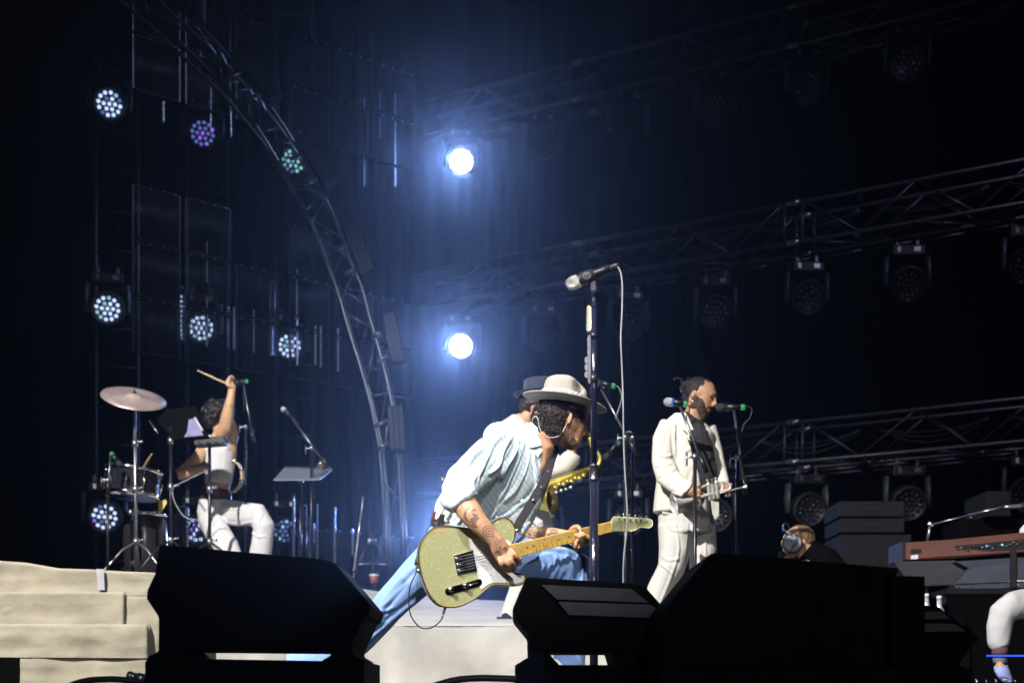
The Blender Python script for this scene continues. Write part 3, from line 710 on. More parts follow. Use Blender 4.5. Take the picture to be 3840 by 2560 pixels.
wr = N.new('ShaderNodeValToRGB'); wr.color_ramp.elements[0].position = 0.50; wr.color_ramp.elements[1].position = 0.62
wr.color_ramp.elements[0].color = (0.60, 0.74, 0.82, 1); wr.color_ramp.elements[1].color = (0.78, 0.86, 0.89, 1)
nt.links.new(tc.outputs['Object'], mp.inputs[0]); nt.links.new(mp.outputs[0], wv.inputs['Vector']); nt.links.new(wv.outputs['Fac'], wr.inputs[0]); nt.links.new(wr.outputs[0], b.inputs['Base Color'])
sho = fuse('shirt', shirt, shirt_m, sg, 0.005, 3, shirt_disp)
# rolled cuff of the near sleeve and of the far sleeve, collar, placket
mb = MB(); arm(mb, [(1706, 1838, 5.31, 66, 60), (1722, 1858, 5.29, 68, 62), (1738, 1876, 5.285, 64, 58), (1744, 1884, 5.285, 56, 50)])
fuse('cuff', mb, shirt_m, sho, 0.005, 2, lambda c: 0.009 * (1 - 2 * abs(noise.noise(c * 12))))
mb = MB(); arm(mb, [(1952, 1984, 5.59, 40, 40), (1972, 1992, 5.575, 42, 42), (1984, 1995, 5.57, 38, 38)])
fuse('cuff', mb, shirt_m, sho, 0.005, 2, lambda c: 0.006 * noise.noise(c * 20))
mb = MB()
rgs = []
for k in range(15):
    a = R(-150 + k * 21); top = A(1998 + 46 * math.cos(a) * 0.6, 1596 + 16 * math.cos(a), 0.078 * math.sin(a)); bot = A(1990 + 62 * math.cos(a) * 0.75, 1664 + 14 * math.cos(a), 0.105 * math.sin(a))
    rgs.append([top, bot, bot + (bot - A(1990, 1640)).normalized() * -0.006, top + (top - A(1998, 1596)).normalized() * -0.006])
mb.rings(rgs)
obj('collar', mb, shirt_m, sho)
mb = MB(); mb.prism([A(1990, 1580, -.085), A(2016, 1603, -.088), A(2031, 1670, -.10), (A(2000, 1676, -.112)), A(1968, 1678, -.11), A(1967, 1608, -.088)], (0, 0.006, 0)); obj('collar_point', mb, shirt_m, sho, 0.002)
mb = MB(); mb.prism([A(2028, 1668, -.09), A(2034, 1690, -.095), A(2016, 1716, -.10), A(2004, 1690, -.102)], (0, 0.006, 0)); obj('collar_point', mb, shirt_m, sho, 0.002)
mb = MB(); mb.prism([A(2074, 1736, .0), A(2068, 1790, -.02), A(2030, 1845, -.04), A(2024, 1830, -.05), A(2058, 1762, -.03)], (0, 0.008, 0)); obj('front_edge', mb, shirt_m, sho, 0.002)
for x, y in ((1958, 1877), (1862, 1939), (2010, 1830)):
    mb = MB(); mb.lathe(A(x, y, -.165 + (0.05 if x > 2000 else 0)), (0, -1, 0.2), [(0, 0.006), (0.003, 0.0065), (0.004, 0.003)], 12); obj('button', mb, M('pearl_button', (0.7, 0.72, 0.72), 0.25), sho)

# trousers, belt
tr = MB()
L(tr, [(1705, 1975, .0, 86, 88), (1712, 2015, .0, 100, 96), (1730, 2060, 0, 104, 92)])
L(tr, [(1690, 2030, .02, 96, 84), (1622, 2112, -.02, 80, 74), (1535, 2190, -.0, 70, 68), (1452, 2280, .06, 62, 62), (1382, 2358, .13, 60, 58), (1300, 2430, .22, 62, 56), (1200, 2478, .32, 58, 52), (1120, 2500, .40, 58, 50), (1088, 2508, .43, 60, 52)])
L(tr, [(1760, 2050, .0, 96, 80), (1900, 2078, -.02, 90, 78), (2020, 2098, -.02, 82, 74), (2110, 2122, -.01, 84, 72), (2146, 2138, 0, 78, 68), (2160, 2210, .01, 70, 64), (2156, 2320, .02, 62, 58), (2140, 2440, .04, 58, 52), (2134, 2530, .05, 60, 54)])
tr_folds = folds(5.5, [([(1985, 2052), (2090, 2058), (2160, 2078), (2195, 2110)], 9, .0072), ([(2080, 2075), (2092, 2120), (2072, 2165), (2066, 2200)], 8, .0108), ([(2120, 2068), (2142, 2120), (2130, 2175), (2118, 2220)], 8, .0096),
    ([(2162, 2075), (2180, 2130), (2178, 2200)], 7, .0084), ([(2010, 2075), (2040, 2110), (2030, 2150)], 9, .0060), ([(1570, 2105), (1480, 2200), (1410, 2310)], 12, .0072), ([(1590, 2225), (1470, 2320), (1350, 2430)], 9, .0084),
    ([(1520, 2180), (1450, 2265), (1420, 2300)], 8, .0054), ([(1480, 2270), (1420, 2300), (1370, 2310)], 8, .0060), ([(1450, 2320), (1390, 2350), (1340, 2355)], 7, .0060), ([(1600, 2080), (1640, 2110), (1670, 2160)], 8, .0060)])
dr = Vector((0.7, 0.0, 0.7)); df = Vector((0.9, 0, -0.2))
def tr_disp(co):
    x = co.x
    knee = math.exp(-((co - A(2130, 2120)).length / 0.16) ** 2)
    back = ridge(co, dr, 5.5, 1.0, 0.3) * 0.005 + tr_folds(co)
    return back + knee * (0.006 * ridge(co, Vector((0.3, 0.2, 1)), 9.0, 8.0, 0.8)) + noise.noise(co * 9) * 0.004
trous_m = M('blue_trouser_cloth', (0.21, 0.345, 0.66), 0.75, var=0.06, spec=0.35, sheen=0.15)
fuse('trousers', tr, trous_m, sg, 0.0055, 4, tr_disp)
mb = MB(); L(mb, [(1703, 1976, .0, 92, 96), (1706, 1962, .0, 91, 95), (1710, 1952, .0, 90, 94)], 28)
bl = obj('belt', mb, M('brown_leather', (0.12, 0.045, 0.025), 0.35, bump=0.3), sg)
mb = MB()
for k in range(14): mb.ell(A(1640 + k * 11, 1966 + k * 1.2, -.11 + 0.0003 * (k - 6) ** 2 + 0.0), 0.0035, None, 8, 6)
obj('belt_studs', mb, chrome, bl)
# shoes
white_shoe = M('white_leather_shoe', (0.72, 0.72, 0.70), 0.35)
for pts in ([(1068, 2492, .45, 34, 30), (1045, 2520, .46, 40, 34), (1020, 2570, .46, 44, 36), (1020, 2620, .42, 44, 36), (1050, 2640, .38, 40, 32)],
            [(2118, 2470, .03, 46, 32), (2116, 2520, .02, 46, 34), (2122, 2590, .0, 48, 36), (2150, 2625, -.04, 52, 36), (2190, 2640, -.06, 46, 30)]):
    mb = MB(); L(mb, pts); fuse('shoe', mb, white_shoe, sg, 0.006, 3)

# hair: a dark cap with many curls, beard
hair_m = M('dark_curly_hair', (0.026, 0.015, 0.010), 0.38, spec=0.4, var=0.5, scale=60)
rnd = random.Random(3)
hb = MB(); hb.ell(A(2085, 1545, 0.0), (px(88), px(74), px(62)), Matrix.Rotation(R(-12), 3, 'Y'), 24, 14); L(hb, [(2024, 1555, 0, 36, 60), (2030, 1592, 0, 30, 58), (2062, 1618, 0, 28, 56), (2090, 1625, 0, 20, 54)])
hr = fuse('hair', hb, hair_m, sg, 0.005, 1, lambda c: 0.008 * noise.noise(c * 60) + 0.004)
mb = MB()
for k in range(1100):
    if k < 760:
        u = rnd.uniform(0, 1); x = rnd.gauss(2080, 42); y = rnd.uniform(1512, 1602)
        if x > 2122 and y > 1545 and x < 2150: continue
        if x > 2172 or x < 2006: continue
        if x > 2140 and y > 1580: continue
        e = 1 - ((x - 2085) / 95) ** 2 - ((y - 1545) / 72) ** 2
        if e < 0.02: continue
        d = -px(76) * math.sqrt(e)
    else:
        x = rnd.uniform(2000, 2120); y = rnd.uniform(1570, 1650)
        if y > 1592 + (x - 2000) * 0.42 or y < 1560: continue
        d = -rnd.uniform(0.055, 0.078)
        if x > 2108: continue
    c = A(x, y, d - 0.004); r = rnd.uniform(0.005, 0.010)
    ax = Vector((rnd.gauss(0, 1), rnd.gauss(0, 1), rnd.gauss(0, 1))).normalized(); o1 = ax.orthogonal().normalized(); o2 = ax.cross(o1)
    a0 = rnd.uniform(0, 6.28); n = 9; sweep = rnd.uniform(3.5, 6.5)
    mb.tube([c + (o1 * math.cos(a0 + sweep * q / n) + o2 * math.sin(a0 + sweep * q / n)) * r + ax * (q / n - 0.5) * 0.006 for q in range(n + 1)], [0.0008] + [0.0017] * (n - 1) + [0.0007], 5)
for k in range(170):
    if k < 110: x = rnd.uniform(2002, 2100); y = 1585 + (x - 2000) * .38 + rnd.gauss(-6, 8); dd_ = -rnd.uniform(.062, .088)
    else: x = rnd.uniform(2110, 2185); y = rnd.uniform(1530, 1552) + (x - 2110) * .1; dd_ = -px(72) * math.sqrt(max(.1, 1 - ((x - 2100) / 110) ** 2))
    c = A(x, y, dd_); r = rnd.uniform(.004, .007); ln = rnd.uniform(.018, .038); n = 14; a0 = rnd.uniform(0, 6.28); dx_ = rnd.gauss(.004, .006)
    mb.tube([c + Vector((r * math.cos(a0 + q * 1.0) + dx_ * q / n, r * math.sin(a0 + q * 1.0) * .7, -ln * q / n + .008)) for q in range(n + 1)], [0.001] + [0.0017] * (n - 1) + [0.0006], 5)
obj('curls', mb, hair_m, hr)
bd = MB(); L(bd, [(2120, 1592, -.0, 16, 64), (2116, 1626, 0, 42, 59), (2140, 1658, 0, 30, 43), (2156, 1676, 0, 21, 28)])
L(bd, [(2172, 1643, 0, 12, 26), (2180, 1643, 0, 7, 18)])
fuse('beard', bd, M('short_beard', (0.17, 0.095, 0.06), 0.8, var=0.5, scale=150, bump=0.8, bscale=260), sg, 0.0045, 2, lambda c: -0.0012 + 0.0018 * noise.noise(c * 110))

# hat: brim and pinched crown, seen from below
hat = thing('felt_hat', A(2117, 1497), 'x', 'hat')
for k in ('label', 'category'): del hat[k]
hat.parent = sg; hat.location = A(2117, 1497) - singer_root
felt = M('stone_grey_felt', (0.30, 0.275, 0.24), 0.9, var=0.05, bump=0.12, bscale=140, sheen=0.3, spec=0.15)
hc = A(2117, 1519); ht = R(8.0)
hx = Vector((math.cos(ht), 0, -math.sin(ht))); hz0 = Vector((math.sin(ht), 0, math.cos(ht)))
til = R(2); hy = (Vector((0, 1, 0)) * math.cos(til) + hz0 * math.sin(til)); hz = hx.cross(hy)
def H(x, y, z): return hc + hx * x + hy * y + hz * z
mb = MB(); rr = []
for r_, zz in ((0.086, 0.004), (0.105, 0.001), (0.130, 0.000), (0.155, 0.003), (0.170, 0.008), (0.181, 0.014), (0.1835, 0.0165), (0.1825, 0.0185), (0.170, 0.012), (0.130, 0.0045), (0.105, 0.006), (0.086, 0.012)):
    ring = []
    for k in range(64):
        a = 2 * math.pi * k / 64; cx, sx = math.cos(a), math.sin(a)
        s = (r_ - 0.086) / 0.1
        z = zz + s * (0.005 * sx * sx - 0.014 * max(0, cx) ** 2 - 0.004 * cx) 
        ring.append(H(r_ * cx * 0.985, r_ * sx * 0.86, z))
    rr.append(ring)
mb.rings(rr, True, False, True); obj('brim', mb, felt, hat)
mb = MB(); rr = []
prof = [(0.0, 0.104), (0.02, 0.103), (0.045, 0.101), (0.07, 0.0985), (0.088, 0.094), (0.098, 0.084), (0.104, 0.066), (0.1055, 0.045), (0.105, 0.02), (0.100, 0.0)]
for zt, rad in prof:
    ring = []
    for k in range(72):
        a = 2 * math.pi * k / 72; cx, sx = math.cos(a), math.sin(a); z = zt * 1.12
        x, y = rad * cx * 0.93, rad * sx * 0.80
        fr = max(0, cx) ** 1.5
        z -= 0.028 * fr * (zt / 0.105) * (rad / 0.09)                 # crown falls towards the front
        z -= 0.030 * math.exp(-(y / 0.022) ** 2) * (zt > 0.094) * (0.6 + 0.4 * cx)        # centre crease
        pin = math.exp(-((a if a < math.pi else 2 * math.pi - a) - 0.82) ** 2 / 0.10) * math.exp(-((zt - 0.072) / 0.026) ** 2)
        y -= math.copysign(0.046 * pin, y); x -= 0.016 * pin
        ring.append(H(x - 0.004, y, z))
    rr.append(ring)
mb.rings(rr, True, True); cr = obj('crown', mb, felt, hat)
sm = cr.modifiers.new('sub', 'SUBSURF'); sm.levels = 1; sm.render_levels = 2
mb = MB(); rr = []
for zz, rad in ((0.024, 0.1055), (0.025, 0.1082), (0.052, 0.1076), (0.053, 0.1040)):
    rr.append([H(rad * math.cos(a) * 0.93 - 0.004, rad * math.sin(a) * 0.80, zz - 0.012 * max(0, math.cos(a))) for a in [2 * math.pi * k / 64 for k in range(64)]])
mb.rings(rr, True, False)
band = M('patterned_hat_band', (0.5, 0.45, 0.4), 0.7)
nt = band.node_tree; N = nt.nodes; vo = N.new('ShaderNodeTexNoise'); vo.inputs['Scale'].default_value = 85; vo.inputs['Distortion'].default_value = 2.5; tc = N.new('ShaderNodeTexCoord'); nt.links.new(tc.outputs['Object'], vo.inputs['Vector'])
rp = N.new('ShaderNodeValToRGB'); e = rp.color_ramp.elements; e[0].position = 0.42; e[0].color = (0.10, 0.045, 0.03, 1); e[1].position = 0.52; e[1].color = (0.80, 0.76, 0.74, 1); n3 = rp.color_ramp.elements.new(0.62); n3.color = (0.3, 0.27, 0.28, 1)
nt.links.new(vo.outputs['Fac'], rp.inputs[0]); nt.links.new(rp.outputs[0], N['Principled BSDF'].inputs['Base Color'])
obj('hat_band', mb, band, hat)

# ear monitor wire, necklace
cable('earphone_wire', [A(1996, 1592, -.06), A(1999, 1566, -.08), A(2012, 1562, -.085), A(2020, 1582, -.085), A(2022, 1600, -.088), A(2032, 1622, -.09), A(2052, 1637, -.088), A(2080, 1639, -.085), A(2105, 1625, -.085), A(2126, 1585, -.088)], 0.0014, M('clear_wire', (0.55, 0.55, 0.55), 0.3), 'clear earphone wire looping over the guitarist\'s neck', 'earphone wire')
cable('neck_chain', [A(2006, 1735, -.10), A(2008, 1770, -.10), A(2014, 1790, -.10), A(2026, 1776, -.095)], 0.0014, chrome, 'thin chain in the open collar of the guitarist', 'necklace')
# belt pack with antenna
t = thing('radio_pack', A(1648, 1960, -.08), 'small black radio pack with a yellow tipped aerial clipped to the guitarist\'s belt', 'radio pack')
mb = MB(); mb.prism([A(1650, 1925, -.10), A(1672, 1928, -.10), A(1662, 1978, -.10), A(1636, 1975, -.10)], (0, 0.03, 0)); obj('case', mb, black_plastic, t, 0.003)
mb = MB(); mb.tube([A(1662, 1926, -.09), A(1666, 1880, -.09), A(1668, 1830, -.09), A(1661, 1800, -.09)], 0.0016, 6); an = obj('aerial', mb, black_plastic, t)
mb = MB(); mb.cyl(A(1661, 1801, -.09), A(1658, 1790, -.09), 0.0028, n=8); obj('aerial_tip', mb, M('yellow_tip', (0.75, 0.65, 0.05), 0.5), an)
mb = MB(); mb.tube(crv([A(1655, 1930, -.10), A(1668, 1895, -.10), A(1648, 1900, -.08), A(1634, 1940, -.07), A(1628, 1925, -.07)]), 0.0018, 6); obj('lead', mb, cable_mat, t)

# ------------------------------------------------------------------ guitar
gz = lambda zx, zy: (1250 + .5527 * zx, 1750 + .5527 * zy)
gt = thing('electric_guitar', G(1780, 2110), 'sparkling olive green electric guitar with white pickguard and yellow maple neck held by the guitarist', 'guitar')
def spl(pts, k=5):
    n = len(pts); out = []
    for i in range(n):
        p0, p1, p2, p3 = [pts[(i + j - 1) % n] for j in range(4)]
        for q in range(k):
            s = q / k; f = lambda a, b, c, d: 0.5 * (2 * b + (c - a) * s + (2 * a - 5 * b + 4 * c - d) * s * s + (3 * b - a - 3 * c + d) * s ** 3)
            out.append((f(p0[0], p1[0], p2[0], p3[0]), f(p0[1], p1[1], p2[1], p3[1])))
    return out
gb = [(1150, 343), (1200, 362), (1230, 410), (1230, 470), (1214, 520), (1210, 600), (1185, 690), (1212, 712), (1255, 724), (1290, 728), (1305, 748), (1297, 778), (1270, 798), (1210, 806), (1140, 801), (1080, 804), (1030, 838), (970, 888), (900, 928), (840, 948), (770, 950), (715, 934), (665, 885), (628, 820), (598, 735), (580, 640), (580, 560), (605, 490), (650, 436), (705, 406), (800, 404), (900, 418), (975, 434), (1030, 415), (1085, 370)]
gb = spl([gz(*p) for p in gb], 4)
gold = M('olive_sparkle_paint', (0.24, 0.245, 0.10), 0.36, 0.15, var=0.06, scale=8)
nt = gold.node_tree; N = nt.nodes; vo = N.new('ShaderNodeTexVoronoi'); vo.inputs['Scale'].default_value = 330; tc = N.new('ShaderNodeTexCoord'); nt.links.new(tc.outputs['Object'], vo.inputs['Vector'])
rp = N.new('ShaderNodeValToRGB'); e = rp.color_ramp.elements; e[0].position = 0.0; e[0].color = (0.27, 0.27, 0.125, 1); e[1].position = 0.9; e[1].color = (0.38, 0.375, 0.195, 1); k = e.new(0.96); k.color = (0.9, 0.9, 0.75, 1)
nt.links.new(vo.outputs['Color'], rp.inputs[0]); b = N['Principled BSDF']; nt.links.new(rp.outputs[0], b.inputs['Base Color']); b.inputs['Coat Weight'].default_value = 0.5; b.inputs['Coat Roughness'].default_value = 0.1
gn = Vector((math.sin(R(15)), -math.cos(R(15)), 0)); back = -gn * 0.045
mb = MB(); mb.prism([G(*p) for p in gb], back); bd_ = obj('body', mb, gold, gt, 0.003)
c0 = Vector((sum(p[0] for p in gb) / len(gb), sum(p[1] for p in gb) / len(gb)))
bind = M('dark_binding', (0.05, 0.04, 0.02), 0.4)
mb = MB(); mb.tube([G(*p, 0.000) for p in gb], 0.0032, 6, False, True); obj('binding', mb, bind, bd_)
mb = MB(); gold2 = M('gold_rope_binding', (0.55, 0.42, 0.10), 0.4, 0.5)
for i in range(0, len(gb)):
    q = Vector(gb[i]); q2 = Vector(gb[(i + 1) % len(gb)])
    for s in (0, 0.5):
        w = q.lerp(q2, s); ins = (c0 - w).normalized() * 4.0; mb.ell(G(w.x + ins.x, w.y + ins.y, 0.001), 0.0016, None, 6, 4)
obj('rope_trim', mb, gold2, bd_)
# worn patches
bare = M('bare_wood', (0.42, 0.25, 0.10), 0.7)
for q in ([(655, 440), (700, 425), (760, 422), (757, 436), (730, 447), (700, 440), (672, 452), (655, 446)], [(730, 905), (750, 908), (752, 928), (735, 930), (722, 918)]):
    mb = MB(); mb.prism([G(*gz(*p), 0.0010) for p in q], gn * -0.0005); obj('worn_patch', mb, bare, bd_)
pg = [(922, 505), (940, 484), (1020, 477), (1080, 482), (1150, 490), (1195, 505), (1206, 540), (1206, 600), (1180, 700), (1215, 718), (1260, 735), (1288, 740), (1296, 756), (1280, 780), (1240, 790), (1150, 786), (1080, 786), (1035, 808), (1000, 830), (985, 760), (975, 700), (950, 565), (935, 560)]
mb = MB(); mb.prism([G(*p, 0.003) for p in spl([gz(*p) for p in pg], 2)], gn * -0.0025); pgo = obj('pickguard', mb, M('white_pickguard', (0.62, 0.64, 0.62), 0.2, var=0.02), gt, 0.0006)
for p in ((928, 512), (985, 730), (990, 800), (1172, 783), (1280, 752), (1068, 735), (1120, 484)):
    mb = MB(); mb.ell(G(*gz(*p), 0.003), 0.0022, None, 8, 6); obj('screw', mb, black_plastic, pgo)
mb = MB(); mb.prism([G(*gz(*p), 0.006) for p in [(815, 602), (948, 564), (976, 702), (842, 728)]], gn * -0.0055); br = obj('bridge', mb, chrome, gt, 0.001)
mb = MB(); mb.prism([G(*gz(*p), 0.008) for p in [(893, 596), (935, 586), (955, 695), (912, 703)]], gn * -0.0015); obj('pickup', mb, black_plastic, br, 0.001)
for k in range(3):
    mb = MB(); q = [(830, 622), (842, 663), (850, 704)][k]; mb.cyl(G(*gz(q[0], q[1] - 14), .012), G(*gz(q[0] + 8, q[1] + 16), .012), 0.004); mb.cyl(G(*gz(q[0], q[1]), .011), G(*gz(q[0] + 42, q[1] - 10), .011), 0.0012, n=6); obj('saddle', mb, dull_steel, br)
cp = [(760 + 20 * math.cos(a) + 18, 843 + 24 * math.sin(a)) for a in [R(80 + k * 20) for k in range(10)]] + [(992 + 18 * math.cos(a), 782 + 24 * math.sin(a)) for a in [R(-100 + k * 20) for k in range(10)]]
mb = MB(); mb.prism([G(*gz(*p), 0.004) for p in cp], gn * -0.0035); ct = obj('control_plate', mb, M('dark_chrome', (0.25, 0.25, 0.28), 0.12, 1.0), gt, 0.001)
for p in ((795, 833), (893, 806)):
    mb = MB(); mb.lathe(G(*gz(*p), 0.003), gn, [(0, 0.011), (0.002, 0.0115), (0.016, 0.0105), (0.018, 0.0095), (0.0185, 0.002)], 20); obj('knob', mb, chrome, ct)
mb = MB(); mb.cyl(G(*gz(930, 798), .003), G(*gz(930, 798), .012), 0.005); mb.cyl(G(*gz(930, 798), .006), G(*gz(985, 783), .010), 0.002); obj('switch', mb, chrome, ct)
# neck
na, nb_, nc, nd = gz(1188, 528), gz(1885, 368), gz(1897, 437), gz(1215, 622)
maple = M('amber_maple', (0.60, 0.36, 0.045), 0.3, var=0.14, scale=30, stretch=(1, 1, 6)); maple.node_tree.nodes['Principled BSDF'].inputs['Coat Weight'].default_value = 0.5
mb = MB(); mb.prism([G(*p, 0.008) for p in (na, nb_, nc, nd)], gn * -0.024); nk = obj('neck', mb, maple, gt, 0.002)
def nkpt(s, v): # s along, v across
    a = Vector(na).lerp(Vector(nb_), s); c = Vector(nd).lerp(Vector(nc), s); return a.lerp(c, v)
sl = 1 / 0.655
fret = []
for k in range(0, 22):
    s = 1 - (1 - 2 ** (-k / 12)) * 1.36
    if s < 0.02: break
    fret.append(s); mb = MB(); a, c = nkpt(s, 0.02), nkpt(s, 0.98); mb.cyl(G(a.x, a.y, .0088), G(c.x, c.y, .0088), 0.0012 if k else 0.0024, n=6)
    obj('fret' if k else 'nut', mb, dull_steel if k else M('bone_nut', (0.7, 0.66, 0.55), 0.4), nk)
for k in (3, 5, 7, 9, 12, 15, 17):
    if k < len(fret):
        s = (fret[k] + fret[k - 1]) / 2
        for v in ((0.25, 0.75) if k == 12 else (0.5,)):
            a = nkpt(s, v); mb = MB(); mb.lathe(G(a.x, a.y, .0078), gn, [(0, 0.0036), (0.0008, 0.0036), (0.0009, 0.001)], 12); obj('fret_dot', mb, black_plastic, nk)
hs = [(1885, 366), (1897, 341), (1915, 338), (2020, 344), (2140, 352), (2162, 362), (2167, 385), (2160, 404), (2142, 414), (2118, 411), (2095, 406), (2075, 412), (2050, 428), (2015, 436), (1960, 434), (1897, 438)]
mb = MB(); mb.prism([G(*gz(*p), 0.004) for p in hs], gn * -0.014); hd_ = obj('headstock', mb, gold, gt, 0.002)
mb = MB(); mb.tube([G(*gz(*p), 0.004) for p in hs[1:14]], 0.0016, 6); obj('headstock_edge', mb, M('cream_edge', (0.7, 0.66, 0.5), 0.4), hd_)
posts = [(1935, 352), (1973, 355), (2012, 357), (2050, 360), (2086, 364), (2123, 367)]
for i, p in enumerate(posts):
    t0 = gz(p[0] - 2, p[1] - 30)
    mb = MB(); mb.cyl(G(*gz(p[0] - 1, p[1] - 12), -.004), G(*t0, -.004), 0.002, n=6)
    mb.ell(G(t0[0], t0[1] - 1, -.004), (0.0065 if i in (1, 4, 5) else 0.0042, 0.004, 0.0058), None, 12, 8)
    tp = obj('tuning_peg', mb, chrome, hd_)
    mb = MB(); mb.lathe(G(*gz(*p), .004), gn, [(0, .0048), (.002, .0048), (.003, .003), (.009, .003), (.0095, .001)], 12); obj('string_post', mb, chrome, tp)
for i in range(6):
    v = 0.1 + 0.16 * i
    a = Vector(gz(832 + i * 5, 612 + i * 20)); b_ = nkpt(0.0, v); c_ = nkpt(1.0, v); d_ = gz(*posts[i])
    mb = MB(); mb.tube([G(a.x, a.y, .013), G(b_.x, b_.y, .0125), G(c_.x, c_.y, .0112), G(*d_, .010)], 0.00055 + 0.00012 * (5 - i), 5); obj('string', mb, dull_steel, gt)
# strap over the far shoulder, strap pins, jack plug and cable
strap_m = M('strap_leather', (0.02, 0.018, 0.022), 0.75, bump=0.2, spec=.15)
def ribbon(mb, pts, w, wd=Vector((0.8, 0, 0.6)), th=0.004):
    wd = wd.normalized(); rg = []
    for i, p in enumerate(pts):
        t_ = (pts[min(i + 1, len(pts) - 1)] - pts[max(i - 1, 0)]).normalized(); x = (wd - t_ * wd.dot(t_)).normalized(); y = t_.cross(x)
        rg.append([p + x * w + y * th, p - x * w + y * th, p - x * w - y * th, p + x * w - y * th])
    return mb.rings(rg, False)
mb = MB(); ribbon(mb, crv([A(2080, 1690, .02), A(2066, 1730, -.08), A(2046, 1790, -.125), A(2012, 1852, -.155), A(1975, 1915, -.175), A(1948, 1958, -.19), G(1937, 1988, 0.00)]), 0.017, Vector((1, -0.2, -0.5))); so = obj('strap', mb, strap_m, gt)
mb = MB()
for q in ((2056, 1768), (2030, 1826), (2000, 1875)): mb.lathe(A(q[0], q[1], -.145 - (q[1] - 1768) * 0.00028), (0.2, -1, 0), [(0, .006), (.004, .006), (.006, .002)], 12)
obj('strap_studs', mb, dull_steel, so)
mb = MB(); ribbon(mb, crv([G(1569, 2110, -.02), A(1590, 2040, .02), A(1640, 1960, .09), A(1720, 1860, .13), A(1800, 1740, .15), A(1900, 1630, .13), A(1990, 1600, .11), A(2060, 1640, .08), A(2080, 1690, .02)]), 0.017, Vector((1, 0, 0.5))); obj('strap', mb, strap_m, gt)
for q in ((1937, 1990, .0), (1569, 2140, -.02)):
    mb = MB(); mb.lathe(G(*q), gn, [(-.01, .008), (.004, .009), (.008, .004), (.012, .009), (.015, .006)], 12); obj('strap_pin', mb, dull_steel, gt)
mb = MB(); mb.cyl(G(1672, 2272, -.02), G(1662, 2300, -.01), 0.0055); mb.cyl(G(1662, 2300, -.01), G(1657, 2318, -.01), 0.0038); obj('jack_plug', mb, dull_steel, gt)
cable('guitar_cable', [G(1657, 2318, -.01), G(1640, 2338, -.01), G(1610, 2354, -.01), G(1575, 2350, -.01), G(1545, 2315, -.01), G(1534, 2270, -.01), G(1537, 2200, -.01), G(1558, 2150, -.01), G(1566, 2115, -.03), G(1600, 2060, -.10), A(1640, 1980, -.06)], 0.0028, cable_mat, 'black cable looping below the guitar from its jack', 'guitar cable')

# ------------------------------------------------------------------ tall microphone stand
MD = 5.25
def B(x, y, d=0): return P(x, y, MD + d)
def sm(v): return v * MD / F
ms = thing('microphone_stand', B(2227, 2618 + 0.05 * F / MD), 'tall glossy black straight microphone stand in front of the guitarist', 'mic stand')
gloss = M('gloss_black_tube', (0.012, 0.013, 0.03), 0.12, 0.0, spec=0.8, bump=0.25, bscale=30)
mb = MB(); mb.lathe(B(2227, 2665), (0, 0, 1), [(0, .0165), ((2665 - 1806) * MD / F, .0165)], 16); obj('lower_tube', mb, gloss, ms)
mb = MB(); mb.lathe(B(2227, 1742), (0, 0, 1), [(0, .0125), ((1742 - 1140) * MD / F, .0125)], 16); obj('upper_tube', mb, gloss, ms)
mb = MB(); mb.lathe(B(2226, 1806), (0, 0, 1), [(0, .015), (.004, .019), (.012, .019), (.014, .0175), (.058, .0175), (.06, .019), (.066, .019), (.07, .013)], 20); obj('clutch', mb, M('gunmetal', (0.12, 0.12, 0.15), 0.25, 0.8), ms)
mb = MB(); mb.lathe(B(2227, 1155), (0, 0, 1), [(0, .0135), (.012, .0135), (.0125, .0095), (.055, .009), (.056, .011), (.061, .011)], 16); obj('top_joint', mb, gloss, ms)
mb = MB(); mb.lathe(B(2226, 1270), (0, 0, 1), [(0, .016), (.02, .016), (.022, .0125)], 16); mb.lathe(B(2226, 1436), (0, 0, 1), [(0, .0125), (.003, .0165), (.03, .0165), (.032, .0125)], 16); obj('collar_ring', mb, black_plastic, ms)
mb = MB(); mb.box(B(2225, 1078, 0), 0.022, 0.022, 0.036); mb.box(B(2228, 1062, 0), 0.012, 0.024, 0.014); obj('swivel', mb, black_plastic, ms, 0.003)
mb = MB(); mb.lathe(B(2227, 2668), (0, 0, 1), [(0, .14), (.012, .14), (.02, .12), (.03, .03), (.04, .018)], 32); obj('base', mb, black_paint, ms)
ph = thing('pick_holder', B(2211, 1350), 'dark strip clipped along the tall stand holding three guitar picks', 'pick holder')
mb = MB(); mb.box(B(2211, 1348), 0.009, 0.018, sm(180)); mb.box(B(2206, 1348), 0.004, 0.012, sm(170)); obj('rail', mb, M('holder_grey', (0.10, 0.10, 0.12), 0.35), ph, 0.001)
pick_m = M('pick_grey', (0.10, 0.10, 0.11), 0.45)
txt_m = M('pick_lettering', (0.45, 0.45, 0.48), 0.5)
